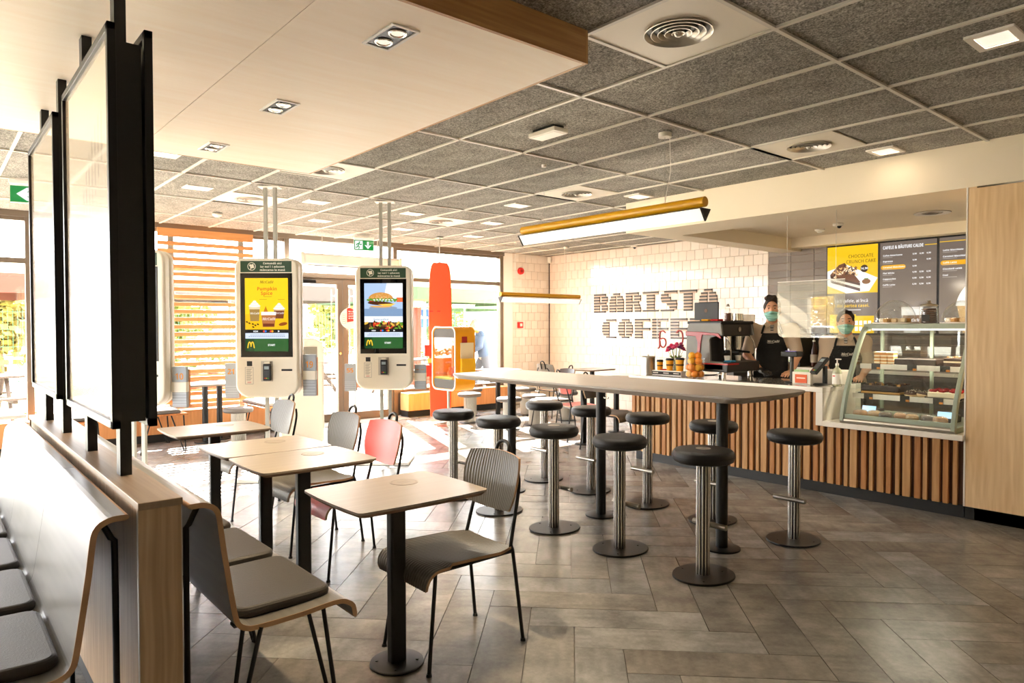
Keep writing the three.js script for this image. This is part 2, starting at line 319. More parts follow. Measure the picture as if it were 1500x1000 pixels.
// ------------------------------------------------------------------ glazed facade
{
  const zf = FAC - .06, d = .05, fr = (g, p, n = 'frame') => part(p, n, g, K.bronze);
  const head = structGroup('trim_3', 'bronze head rail above the window wall'); fr(bb(XL, 8.03, 2.70, CEIL + .03, FAC - .12, FAC + .02), head, 'head_rail');
  for (const x of [-4.47, -2.75, -.9, .95, 2.15, 4.01, 5.79, 7.99]) fr(bb(x - .035, x + .035, 0, 2.70, zf - d, zf + d), head, 'mullion');
  const win = (x0, x1, sill, label) => {
    const w = structGroup('window_1', label);
    w.name = 'window_' + (win.n = (win.n || 0) + 1);
    x0 += .035; x1 -= .035;
    fr(bb(x0, x1, 2.17, 2.23, zf - .035, zf + .035), w, 'transom'); fr(bb(x0, x1, sill - .07, sill, zf - .04, zf + .04), w, 'sill_rail'); fr(bb(x0, x1, 2.66, 2.70, zf - .03, zf + .03), w, 'top_rail');
    if (sill > .15) part(w, 'spandrel', bb(x0, x1, 0, sill - .07, zf - .03, zf + .03), K.bronze);
    part(w, 'pane', bb(x0, x1, sill, 2.17, zf - .003, zf + .003), K.glass); part(w, 'pane', bb(x0, x1, 2.23, 2.66, zf - .003, zf + .003), K.glass);
  };
  win(-4.47, -2.75, .1, 'end window of the glazed front'); win(-2.75, -.9, .1, 'window of the glazed front'); win(-.9, .95, .1, 'window seen past the display panels');
  win(.95, 2.15, .1, 'narrow window behind the display panels'); win(2.15, 4.01, .42, 'window behind the slatted screen'); win(5.79, 7.99, .42, 'wide window behind the orange board');
  // double entrance door
  const dr = structGroup('door_1', 'bronze framed glass double entrance door');
  fr(bb(4.045, 5.755, 2.16, 2.23, zf - .04, zf + .05), dr, 'door_head'); part(dr, 'pane', bb(4.045, 5.755, 2.23, 2.70, zf - .003, zf + .003), K.glass);
  for (const [a, b, hs] of [[4.05, 4.875, 1], [4.885, 5.75, -1]]) {
    for (const x of [a + .045, b - .045]) fr(bb(x - .045, x + .045, .01, 2.16, zf - .025, zf + .03), dr, 'door_stile');
    fr(bb(a + .09, b - .09, .01, .12, zf - .025, zf + .03), dr, 'bottom_rail'); fr(bb(a + .09, b - .09, 2.07, 2.16, zf - .025, zf + .03), dr, 'top_rail');
    part(dr, 'pane', bb(a + .09, b - .09, .12, 2.07, zf - .003, zf + .003), K.glass);
    const hx = hs > 0 ? b - .12 : a + .16; part(dr, 'pull_handle', M(tube([[hx, .15, zf + .09], [hx, 2.0, zf + .09]], .016, 10), tube([[hx, .25, zf + .09], [hx, .25, zf + .03]], .01), tube([[hx, 1.9, zf + .09], [hx, 1.9, zf + .03]], .01)), K.white);
    part(dr, 'door_closer', bx(.26, .055, .06, hs > 0 ? a + .25 : b - .25, 2.10, zf + .06, .01), K.blackMetal);
  }
  part(dr, 'lock', cy(.018, .018, .012, 0, 0, 0, 16).rotateX(PI / 2).translate(4.83, 1.03, zf + .035), K.chrome);
  struct('trim_4', bb(4.0, 5.8, -.01, .004, FAC - .12, FAC + .45), mat({ color: 0x8b8378, roughness: .9 }), 'grey entrance mat strip at the door');
}

// ------------------------------------------------------------------ low partition with display frames
{
  const p = thing('partition', 'low ash wood partition between the two benches', 'partition', [.5285, 0, -3.585]);
  part(p, 'core_panel', uvm(bb(-.052, .052, .08, .902, -1.34, 1.34), 'y'), K.ash);
  part(p, 'end_panel', uvm(bb(-.0585, .0585, .0, .898, 1.33, 1.347, .002), 'y', .3), K.ash);
  part(p, 'end_panel', uvm(bb(-.0585, .0585, .0, .898, -1.347, -1.33), 'y', .7), K.ash);
  part(p, 'cap_board', uvm(bb(-.06, .062, .898, .92, -1.35, 1.352, .0025), 'z'), mat({ map: T.top, color: 0xffefdd, roughness: .45 }), 'taupe capping board');
  for (const s of [-1, 1]) part(p, 'edge_strip', bb(s * .0592 - .001, s * .0592 + .001, 0, .898, 1.332, 1.347), K.steel);
  part(p, 'plinth', bb(-.045, .045, 0, .08, -1.33, 1.33), K.plinth);
}
function posterTex(n) {
  return canvasTex(512, 700, (g, w, h) => {
    g.fillStyle = '#c9b498'; g.fillRect(0, 0, w, h);
    if (n === 0) {
      g.fillStyle = '#6e5f54'; for (let i = 0; i < 11; i++) { const t = i / 10, x = 90 + i * 33, top = 420 - Math.sin(t * PI / 2) * 300, len = 110 + 70 * Math.sin(t * PI); g.fillRect(x, top, 13, len * .9); }
      g.fillStyle = '#c84a4a'; g.beginPath(); g.moveTo(215, 388); g.lineTo(420, 330); g.lineTo(420, 362); g.lineTo(230, 415); g.fill();
      for (let i = 0; i < 12; i++) { const x = 130 + i * 26; g.fillStyle = i > 5 ? '#b98a5c' : '#8f7a70'; const b = 560 + 70 * Math.min(1, i / 7); g.fillRect(x, 440 + i * 5, 13, b - 440 - i * 5 + 20); }
      g.fillStyle = '#c29a70'; g.fillRect(268, 520, 150, 120);
      g.fillStyle = '#8f7a70'; for (let i = 0; i < 6; i++) g.fillRect(272 + i * 27, 520, 9, 122);
    } else {
      g.fillStyle = '#94836f'; for (let i = 0; i < 6; i++) { g.save(); g.translate(110, 250 + i * 44); g.rotate(-.25); g.fillRect(0, 0, 300, 20); g.restore(); }
      for (let i = 0; i < 10; i++) { g.fillStyle = i % 2 ? '#b5946c' : '#9b8578'; g.fillRect(140 + i * 24, 480, 10, 90 + 40 * Math.sin(i / 9 * PI)); }
    }
  });
}
function display(z0, z1, posts, n, label) {
  const zc = (z0 + z1) / 2, hw = (z1 - z0) / 2, o = thing('display_panel', label, 'display panel', [.53, .92, zc], 0, 'framed display panels on the partition'), y0 = 1.085 - .92, y1 = 2.455 - .92;
  const t = posterTex(n), pm = phys({ map: t, roughness: .25, clearcoat: 1, clearcoatRoughness: .05 });
  part(o, 'core', bb(-.02, .06, y0 + .02, y1 - .055, -hw + .01, hw - .01), K.black);
  for (const s of [-1, 1]) {
    const x0 = s < 0 ? -.045 : .068, x1 = x0 + .027, f = .028;
    const fr = part(o, 'frame', M(bb(x0, x1, y1 - f, y1, -hw, hw, .002), bb(x0, x1, y0, y0 + f, -hw, hw, .002), bb(x0, x1, y0, y1, -hw, -hw + f, .002), bb(x0, x1, y0, y1, hw - f, hw, .002)), K.blackMetal, 'black metal frame');
    const pl = new THREE.PlaneGeometry(2 * hw - 2 * f + .004, y1 - y0 - 2 * f + .004); pl.rotateY(s * PI / 2).translate(s < 0 ? x0 + .012 : x1 - .012, (y0 + y1) / 2, 0);
    part(fr, 'poster', M(bb(Math.min(x0 + .013, x1 - .013), Math.max(x0 + .014, x1 - .012), y0 + .01, y1 - .01, -hw + .01, hw - .01)), K.black);
    part(fr, 'poster_print', clean(pl), pm, 'glossy cream poster with striped print');
  }
  for (const z of posts) part(o, 'post', bb(-.018, .018, 0, SOF.y - .92, z - zc - .03, z - zc + .03), K.black);
}
display(-3.66, -2.665, [-2.72, -3.34], 0, 'black framed cream poster panel, at the open end of the low partition');
display(-4.94, -3.945, [-3.99, -4.6], 1, 'black framed cream poster panel, behind the first panel towards the windows');

// ------------------------------------------------------------------ long plywood benches either side of the partition
function bench(side, label) {                                       // side 1: faces +x
  const o = thing('plywood_bench', label, 'bench', [.529, 0, -3.6], side > 0 ? 0 : PI), L = 2.7;
  const prof = [[.088, .882], [.125, .8815], [.155, .868], [.170, .840], [.185, .7235], [.2165, .516], [.232, .475], [.265, .458], [.33, .4555], [.44, .458], [.55, .466], [.595, .462], [.628, .440], [.636, .405]];
  const shell = (z0, z1) => uvm(ext(ribbon(prof, .014), z1 - z0, .0012, 1, 4).translate(0, 0, z0), 'z', z0);
  const cuts = [-L / 2, -.45, .45, L / 2];
  for (let i = 0; i < 3; i++) { const m = part(o, 'seat_shell', shell(cuts[i] + .001, cuts[i + 1] - .001), K.veneer, 'grey veneered bent plywood shell'); }
  const edge = ribbon(prof, .0165);
  for (const z of [-L / 2 - .001, L / 2 - .001]) part(o, 'ply_edge', ext(edge, .003, 0).translate(0, 0, z), K.plyEdge, 'pale plywood edge');
  part(o, 'edge_lip', tube([[.637, .402, -L / 2], [.637, .402, L / 2]], .0075, 8), K.plyEdge);
  part(o, 'back_edge', tube([[.087, .8825, -L / 2], [.087, .8825, L / 2]], .0075, 8), K.plyEdge);
  const cg = (() => { const s = rrect(.34, .47, .05); const g = ext(s, .038, .016, 3, 6); g.rotateX(-PI / 2); return uvm(g); })();
  for (let i = 0; i < 5; i++) { const m = part(o, 'seat_cushion', cg, K.cushion, 'dark brown leather seat cushion'); m.position.set(.415, .462, L / 2 - .30 - i * .525); m.rotation.z = .015; }
  for (let i = 0; i < 4; i++) {
    const z = L / 2 - .10 - i * (L - .2) / 3 - (i === 3 ? -.0 : 0);
    part(o, 'hairpin_leg', tube([[.52, .455, z - .07], [.60, .02, z + .0], [.612, .006, z + .02], [.60, .02, z + .04], [.52, .455, z + .09]], .008, 8, 40, true), K.blackMetal);
    part(o, 'hairpin_leg', tube([[.30, .455, z - .05], [.215, .02, z + .01], [.205, .006, z + .03], [.215, .02, z + .05], [.30, .455, z + .10]], .008, 8, 40, true), K.blackMetal);
    part(o, 'foot', M(cy(.02, .014, .014, .612, 0, z + .02, 14), cy(.02, .014, .014, .205, 0, z + .03, 14)), K.black);
    part(o, 'back_strut', tube([[.135, .855, z], [.105, .79, z], [.10, .72, z], [.10, .0, z]], .0095, 8, 30, true), K.blackMetal);
    part(o, 'under_bracket', bb(.24, .58, .438, .448, z - .02, z + .02), K.blackMetal);
  }
  return o;
}
bench(1, 'long grey plywood bench with brown cushions, facing the square tables');
bench(-1, 'long grey plywood bench with brown cushions, turned away from the square tables');

// ------------------------------------------------------------------ square dining tables
function boatTop(w, d, t, r, bulge) {                               // rounded top with an undercut rim, top face at y = 0
  const s = new THREE.Shape(), a = w / 2, b = d / 2;
  s.moveTo(-a + r, -b); s.quadraticCurveTo(0, -b - bulge, a - r, -b); s.quadraticCurveTo(a, -b, a, -b + r); s.quadraticCurveTo(a + bulge, 0, a, b - r); s.quadraticCurveTo(a, b, a - r, b);
  s.quadraticCurveTo(0, b + bulge, -a + r, b); s.quadraticCurveTo(-a, b, -a, b - r); s.quadraticCurveTo(-a - bulge, 0, -a, -b + r); s.quadraticCurveTo(-a, -b, -a + r, -b);
  return s;
}
const tops = (s, t, bevel) => { const g = ext(s, t, 0, 1, 10); g.rotateX(-PI / 2); g.translate(0, -t, 0); return g; };
function under(s, t, inset) { const g = ext(s, t, 0, 1, 10); g.rotateX(-PI / 2); const p = g.attributes.position; for (let i = 0; i < p.count; i++) if (p.getY(i) < t / 2) { p.setX(i, p.getX(i) * (1 - inset)); p.setZ(i, p.getZ(i) * (1 - inset)); } g.computeVertexNormals(); return g; }
const emblem = canvasTex(256, 256, (g, w) => { g.fillStyle = '#958a7d'; g.fillRect(0, 0, w, w); g.strokeStyle = '#7c7268'; g.lineWidth = 9; g.beginPath(); g.arc(128, 128, 112, 0, 7); g.stroke(); g.fillStyle = '#7c7268'; g.font = 'bold 60px sans-serif'; g.textAlign = 'center'; g.fillRect(70, 90, 116, 12); g.fillRect(60, 122, 136, 12); g.fillRect(80, 154, 96, 12); });
K.emblem = mat({ map: emblem, roughness: .45 });
const disc = (r, h = .0012) => { const g = new THREE.CylinderGeometry(r, r, h, 40); const u = g.attributes.uv, p = g.attributes.position; for (let i = 0; i < p.count; i++) u.setXY(i, .5 + p.getX(i) / r / 2, .5 - p.getZ(i) / r / 2); return clean(g).translate(0, h / 2, 0); };
function diningTable(pos, label) {
  const o = thing('dining_table', label, 'table', pos, 0, 'taupe pedestal tables'), s = boatTop(.61, .505, .02, .035, .018);
  part(o, 'table_top', uvm(tops(s, .009).translate(0, .742, 0), 'x'), K.tableTop);
  part(o, 'rim', under(s, .014, .05).translate(0, .719, 0), K.tableEdge, 'brown bevelled rim');
  const dsc = part(o, 'printed_emblem', disc(.062), K.emblem); dsc.position.set(.10, .742, -.10);
  part(o, 'pedestal', M(bx(.072, .715, .05, 0, .3625, 0, .012)), K.black);
  part(o, 'top_plate', bb(-.12, .12, .711, .719, -.1, .1), K.black);
  part(o, 'base', lathe([[0, 0], [.112, 0], [.115, .004], [.112, .012], [.05, .014], [0, .014]], 40), K.blackMetal);
  for (let i = 0; i < 4; i++) part(o, 'bolt', cy(.006, .006, .004, .085 * Math.cos(i * PI / 2 + .6), .0125, .085 * Math.sin(i * PI / 2 + .6), 8), K.black);
  return o;
}
diningTable([1.52, 0, -2.56], 'square taupe pedestal table beside the ribbed chair at the aisle');
diningTable([1.513, 0, -3.49], 'square taupe pedestal table in front of the red chair');
diningTable([1.513, 0, -4.02], 'square taupe pedestal table pushed against the table at the red chair');
diningTable([1.513, 0, -4.94], 'square taupe pedestal table by itself towards the slatted screen');
diningTable([7.1, 0, -8.75], 'taupe pedestal table among low fluted stools at the wide window');
diningTable([6.13, 0, -5.9], 'taupe pedestal table beside the red chair at the counter end');
diningTable([7.18, 0, -6.3], 'taupe pedestal table behind the counter end');
diningTable([8.3, 0, -7.8], 'taupe pedestal table against the white tile wall');

// ------------------------------------------------------------------ plywood chairs with a handle loop (front towards -x)
K.chairStripe = mat({ color: 0x5b5851, roughness: .34 }); K.chairGrey = mat({ color: 0x77736a, roughness: .32 }); K.chairDark = mat({ color: 0x2c2926, roughness: .4 }); K.chairBrown = mat({ color: 0x4a4036, roughness: .5 });
function chairGeo(ribbed) {                                        // ribbed: the veneer has fine grooves pressed into it
  const rib_ = ribbed ? .003 : 0, cols = ribbed ? 144 : 16;
  const seatProf = [[-.268, .352], [-.272, .375], [-.262, .405], [-.235, .426], [-.18, .432], [0, .428], [.12, .424], [.205, .428]];
  const c = new THREE.CatmullRomCurve3(seatProf.map((p) => V(p[0], p[1], 0)), false, 'catmullrom', .4), NU = 22, NV = ribbed ? 144 : 14, t = .012;
  const sheet = (fn, NU, NV) => { const pos = [], uv = [], idx = []; for (let i = 0; i <= NU; i++) for (let j = 0; j <= NV; j++) { const p = fn(i / NU, j / NV); pos.push(p.x, p.y, p.z); uv.push(1 - j / NV, i / NU); } for (let i = 0; i < NU; i++) for (let j = 0; j < NV; j++) { const a = i * (NV + 1) + j; idx.push(a, a + 1, a + NV + 1, a + 1, a + NV + 2, a + NV + 1); } const g = new THREE.BufferGeometry(); g.setAttribute('position', new THREE.Float32BufferAttribute(pos, 3)); g.setAttribute('uv', new THREE.Float32BufferAttribute(uv, 2)); g.setIndex(idx); g.computeVertexNormals(); return g; };
  const seatAt = (u, v, off) => { const p = c.getPointAt(u), d = c.getTangentAt(u), e = Math.min(1, Math.min(u, 1.12 - u) / .16), half = .205 * (u > .8 ? 1 - .9 * (u - .8) : 1) * (u < .12 ? .9 + .1 * Math.sqrt(u / .12) : 1); const zz = (v * 2 - 1) * half; off -= Math.sign(off) * rib_ * (.5 - .5 * Math.cos(2 * PI * 24 * v)); return V(p.x - d.y * off, p.y + d.x * off - .0 + .012 * (zz / .2) ** 2 * (u > .3 ? 1 : 0), zz); };
  const seatTop = sheet((u, v) => seatAt(u, v, t / 2), NU, NV), seatBot = sheet((u, v) => seatAt(u, 1 - v, -t / 2), NU, NV);
  const rim = (at) => { const pos = [], idx = []; const ring = []; for (let i = 0; i <= 40; i++) ring.push([i / 40, 0]); for (let j = 1; j <= 14; j++) ring.push([1, j / 14]); for (let i = 39; i >= 0; i--) ring.push([i / 40, 1]); for (let j = 13; j >= 0; j--) ring.push([0, j / 14]); ring.forEach(([u, v]) => { for (const o of [t / 2 + .0003, -t / 2 - .0003]) { const p = at(u, v, o); pos.push(p.x, p.y, p.z); } }); const n = ring.length; for (let i = 0; i < n - 1; i++) { const a = i * 2; idx.push(a, a + 1, a + 2, a + 1, a + 3, a + 2); } const g = new THREE.BufferGeometry(); g.setAttribute('position', new THREE.Float32BufferAttribute(pos, 3)); g.setIndex(idx); const h = g.toNonIndexed(); h.computeVertexNormals(); return clean(h); };
  // back: rounded panel, bent about the vertical, leaning back
  const backAt = (u, v, off) => {                                    // square to squircle; u up, v across
    let a = v * 2 - 1, b = u * 2 - 1; const k = .4, X = a * Math.sqrt(1 - k * b * b / 2), Y = b * Math.sqrt(1 - k * a * a / 2);
    const half = .2 * (1 - .10 * (1 - u) * (1 - u)), z = X * half / .895 * .9, y = .715 + Y * .128 / .895 * .92, lean = .215 + (y - .6) * .22 + .9 * z * z * -1 + .0;
    const rib = rib_ * (.5 - .5 * Math.cos(2 * PI * 24 * v)); return V(lean + off + Math.sign(-off) * rib, y, z);
  };
  const bF = sheet((u, v) => backAt(u, 1 - v, -t / 2), 12, cols), bB = sheet((u, v) => backAt(u, v, t / 2), 12, cols);
  const frameLeg = (s) => tube([[.255, .006, s * .18], [.205, .415, s * .168], [.195, .44, s * .165], [.262, .70, s * .145], [.283, .78, s * .10]], .0085, 8, 40, true);
  return {
    seatTop: clean(seatTop), seatBot: clean(seatBot), seatRim: rim(seatAt), bF: clean(bF), bB: clean(bB), bRim: rim(backAt),
    front: (s) => M(tube([[-.255, .006, s * .18], [-.20, .405, s * .15]], .0085, 8)), rear: frameLeg,
    rail: M(tube([[-.20, .408, -.15], [-.20, .408, .15]], .0085), tube([[.2, .418, -.166], [.2, .418, .166]], .0085), tube([[-.2, .408, -.15], [.2, .418, -.166]], .0085), tube([[-.2, .408, .15], [.2, .418, .166]], .0085)),
    handle: tube([[.262, .76, -.045], [.285, .845, -.045], [.293, .875, -.032], [.297, .886, 0], [.293, .875, .032], [.285, .845, .045], [.262, .76, .045]], .009, 8, 48, true),
  };
}
const CGS = [chairGeo(false), chairGeo(true)];
function chair(pos, turn, kind, label) {
  const o = thing('plywood_chair', label, 'chair', pos, turn, 'plywood chairs with handle loops');
  const CG = CGS[kind === 'stripe' ? 1 : 0], [fm, sm] = { stripe: [K.chairStripe, K.chairStripe], red: [K.redChair, K.redChair], dark: [K.chairDark, K.chairDark], brown: [K.chairBrown, K.chairBrown], grey: [K.chairGrey, K.chairGrey] }[kind];
  const seat = part(o, 'seat', M(CG.seatTop, CG.seatBot), sm); part(seat, 'seat_edge', CG.seatRim, K.plyEdge, 'pale plywood edge');
  const back = part(o, 'backrest', M(CG.bF, CG.bB), fm); part(back, 'back_edge', CG.bRim, K.plyEdge, 'pale plywood edge');
  for (const s of [-1, 1]) { part(o, 'leg', CG.front(s), K.blackMetal); part(o, 'leg', CG.rear(s), K.blackMetal); for (const x of [-.255, .255]) part(o, 'foot', cy(.013, .011, .012, x, 0, s * .18, 10), K.black); }
  part(o, 'seat_frame', CG.rail, K.blackMetal); part(o, 'handle_loop', CG.handle, K.blackMetal);
  return o;
}
chair([1.815, 0, -2.555], 0, 'stripe', 'grey ribbed plywood chair at the table nearest the partition end');
chair([1.967, 0, -3.82], .03, 'red', 'red plywood chair at the row of square tables');
chair([1.965, 0, -4.35], .04, 'stripe', 'grey ribbed plywood chair directly beyond the red chair');
chair([1.972, 0, -5.42], .02, 'stripe', 'grey ribbed plywood chair in front of the yellow drinks kiosk, last of the row');
chair([6.35, 0, -6.2], PI - .3, 'red', 'red plywood chair beyond the bar table near the counter end');
chair([6.05, 0, -5.45], PI / 2 + .2, 'brown', 'brown plywood chair close to the slatted counter end');
chair([6.62, 0, -6.95], -.2, 'dark', 'dark plywood chair between the fluted stools and the bar table');
chair([7.72, 0, -8.05], PI, 'grey', 'plain grey plywood chair at the table by the tile wall');

// ------------------------------------------------------------------ tall bar table
{
  const o = thing('bar_table', 'long tall taupe bar table on black posts', 'table', [3.905, 0, -3.578]), s = boatTop(.80, 2.86, .02, .12, .03);
  part(o, 'table_top', uvm(tops(s, .012).translate(0, 1.022, 0), 'z'), K.tableTop); part(o, 'rim', uvm(under(s, .026, .03).translate(0, .984, 0), 'z'), K.tableTop, 'bevelled underside rim');
  for (const z of [-1.045, 0, 1.045]) { part(o, 'post', cy(.037, .037, .975, 0, .01, z, 28), K.black); part(o, 'base', lathe([[0, 0], [.115, 0], [.118, .004], [.115, .012], [.04, .014], [0, .014]], 40).translate(0, 0, z), K.blackMetal); part(o, 'top_plate', bb(-.1, .1, .976, .986, z - .12, z + .12), K.black); }
  for (const [x, z] of [[-.33, -1.0], [-.33, -.35], [-.33, .35], [.33, -.6], [.33, .55], [.33, 1.0]]) part(o, 'coat_hook', M(tube([[x, .985, z], [x, .945, z]], .004, 6), tube([[x, .945, z - .022], [x, .935, z - .012], [x, .94, z], [x, .935, z + .012], [x, .945, z + .022]], .004, 6, 20, true)), K.chrome);
}
// ------------------------------------------------------------------ bar stools
const stoolG = (() => {
  const reeds = (R, r, n, y0, y1) => M(Array.from({ length: n }, (_, i) => cy(r, r, y1 - y0, R * Math.cos(i / n * 2 * PI), y0, R * Math.sin(i / n * 2 * PI), 10)));   // round rods set about a dark core
  const egg = new THREE.Shape(); for (let i = 0; i <= 48; i++) { const a = i / 48 * PI * 2, r = .178 * (1 + .07 * Math.cos(2 * a) + .04 * Math.cos(a)); i ? egg.lineTo(r * Math.cos(a), r * Math.sin(a)) : egg.moveTo(r, 0); }
  const base = ext(egg, .012, .003, 2, 4); base.rotateX(-PI / 2);
  const seat = lathe([[0, .655], [.12, .655], [.15, .657], [.166, .665], [.1745, .682], [.175, .70], [.170, .716], [.158, .727], [.13, .732], [.06, .733], [0, .733]], 48);
  const low = lathe([[0, .385], [.14, .385], [.168, .39], [.178, .408], [.176, .428], [.16, .441], [.12, .446], [0, .446]], 40);
  return { pole: reeds(.0335, .0054, 12, .012, .655), core: cy(.0325, .0325, .643, 0, .012, 0, 24), base, seat, low, lowPole: reeds(.079, .0072, 24, .012, .385), lowCore: cy(.0775, .0775, .373, 0, .012, 0, 32), lowBase: lathe([[0, 0], [.15, 0], [.153, .004], [.15, .012], [0, .012]], 40) };
})();
const badge = canvasTex(128, 128, (g) => { g.fillStyle = '#c9c2b2'; g.fillRect(0, 0, 128, 128); g.fillStyle = '#8f887c'; g.font = 'italic bold 34px serif'; g.textAlign = 'center'; g.fillText('café', 64, 74); });
K.badge = mat({ map: badge, roughness: .6 });
const seam = lathe([[.1755, .690], [.1768, .694], [.1755, .698]], 48);
function barStool(x, z, side, logo, label) {
  const o = thing('bar_stool', label, 'stool', [x, 0, z], side > 0 ? 0 : PI, 'black round bar stools along the tall table');
  part(o, 'base_plate', stoolG.base, K.blackMetal); const col = part(o, 'fluted_column', stoolG.pole, K.chrome, 'fluted chrome column'); part(col, 'column_core', stoolG.core, K.black);
  const st = part(o, 'seat', stoolG.seat, K.leather, 'round black leather seat'); part(st, 'seam', seam, K.black);
  if (logo) { const b = part(st, 'round_badge', disc(.042, .001), K.badge, 'pale round badge'); b.position.set(0, .733, 0); }
  part(o, 'footrest', M(tube([[.066, .285, -.11], [.066, .285, .11]], .0155, 14), bx(.05, .02, .03, .035, .285, 0)), K.steel);
  for (let i = 0; i < 3; i++) part(o, 'bolt', cy(.006, .006, .003, .13 * Math.cos(i * 2.1 + .4), .012, .13 * Math.sin(i * 2.1 + .4), 8), K.black);
  return o;
}
const bs = [-2.325, -2.95, -3.56, -4.18, -4.78];
const ord = ['opposite the counter ledge', 'second from the pale oak wall', 'in the middle of its row', 'fourth from the pale oak wall', 'nearest the order kiosks'];
bs.forEach((z, i) => { barStool(3.395, z, 1, i === 0 || i === 2, 'black bar stool on the table side facing the chairs, ' + ord[i]); barStool(4.435, z, -1, i === 1, 'black bar stool on the table side facing the counter, ' + ord[i]); });
// low fluted stools by the windows
[[6.229, -8.35, 'low grey stool in front of the orange board'], [7.499, -7.585, 'low grey stool nearest the white tile wall'], [6.785, -7.52, 'low grey stool behind the middle of the bar table'], [7.473, -8.5, 'low grey stool right of the window table'], [6.75, -9.0, 'low grey stool left of the window table'], [6.245, -7.45, 'low grey stool behind the end of the bar table'], [2.95, -8.7, 'low grey stool under the slatted screen']].forEach(([x, z, l]) => {
  const o = thing('low_stool', l + ', on a thick fluted column', 'stool', [x, 0, z], 0, 'low fluted stools'); part(o, 'base_plate', stoolG.lowBase, K.blackMetal); const col = part(o, 'fluted_column', stoolG.lowPole, K.steel, 'thick fluted steel column'); part(col, 'column_core', stoolG.lowCore, K.polePaint); part(o, 'seat', stoolG.low, K.greyCushion, 'round grey seat');
});
// hairpin bench seats and a table under the slatted screen
function pinBench(x, z, turn, label) {
  const o = thing('hairpin_seat', label, 'bench', [x, 0, z], turn, 'hairpin bench seats under the slatted screen');
  part(o, 'seat_shell', uvm(M(bx(.52, .016, .86, 0, .43, 0, .006)), 'z'), mat({ map: T.oak, color: 0xffd0a8, roughness: .5 })); part(o, 'seat_cushion', M(bx(.42, .045, .8, -.02, .46, 0, .02)), K.greyCushion, 'grey seat cushion');
  for (const zz of [-.36, .36]) for (const s of [-1, 1]) part(o, 'hairpin_leg', tube([[s * .1, .42, zz - .05], [s * .22, .01, zz + .01], [s * .235, .01, zz + .03], [s * .2, .42, zz + .09]], .008, 8, 30, true), K.blackMetal);
}
pinBench(2.08, -9.0, 0, 'grey cushioned hairpin seat near the numbered stand ten'); pinBench(1.2, -8.9, 0, 'grey cushioned hairpin seat behind the display panels'); pinBench(3.45, -8.95, 0, 'grey cushioned hairpin seat behind the yellow drinks kiosk');
{
  const o = thing('window_table', 'two-post table in front of the slatted screen', 'table', [2.72, 0, -9.12]); part(o, 'table_top', uvm(bb(-.35, .42, .71, .735, -.28, .28, .006), 'x'), K.tableTop);
  for (const x of [-.05, .17]) { part(o, 'post', cy(.035, .035, .70, x, .01, x > 0 ? -.1 : .05, 20), K.black); part(o, 'base', cy(.13, .13, .014, x, 0, x > 0 ? -.1 : .05, 30), K.blackMetal); }
}
{
  const o = thing('side_table', 'white topped table by the window behind the display panels', 'table', [.28, 0, -7.1]); part(o, 'table_top', bb(-.35, .35, .70, .73, -.3, .3, .008), K.white); part(o, 'post', cy(.05, .05, .7, 0, .01, 0, 20), K.black); part(o, 'base', cy(.2, .2, .014, 0, 0, 0, 30), K.blackMetal);
}

// ------------------------------------------------------------------ order kiosks
const screenMat = (t, e = .42) => mat({ color: 0x040404, emissive: 0xffffff, emissiveMap: t, emissiveIntensity: e, roughness: .1 });
const quad = (w, h, x, y, z) => clean(new THREE.PlaneGeometry(w, h)).translate(x, y, z);
const headTex = canvasTex(512, 112, (g, w, h) => {
  g.fillStyle = '#21452c'; g.fillRect(0, 0, w, h); g.strokeStyle = g.fillStyle = '#f4efe2'; g.lineWidth = 6; g.beginPath(); g.arc(112, 54, 38, 0, 7); g.stroke();
  for (const [x, y] of [[100, 44], [122, 42], [110, 62], [126, 60]]) { g.beginPath(); g.arc(x, y, 12, 0, 7); g.fill(); } g.fillRect(100, 66, 7, 20);
  g.font = 'bold 29px sans-serif'; g.textAlign = 'center'; g.fillText('Comandă aici', 320, 34); g.fillText('iar noi îți aducem', 320, 67); g.fillText('mâncarea la masă', 320, 100);
});
function cupPaint(g, x, y, w, h, body, foam, cream) {
  g.fillStyle = body; g.beginPath(); g.moveTo(x - w / 2, y - h); g.lineTo(x + w / 2, y - h); g.lineTo(x + w * .4, y); g.lineTo(x - w * .4, y); g.fill();
  g.fillStyle = foam; g.fillRect(x - w / 2, y - h, w, h * .22);
  if (cream) for (let i = 0; i < 5; i++) { g.fillStyle = i % 2 ? '#e8dfc8' : '#fbf6e8'; g.beginPath(); g.ellipse(x, y - h - i * 13, w * (.55 - i * .1), 13, 0, 0, 7); g.fill(); }
  g.fillStyle = 'rgba(255,255,255,.75)'; g.font = 'italic bold ' + (w * .24 | 0) + 'px serif'; g.textAlign = 'center'; g.fillText('McCafé', x, y - h * .45);
}
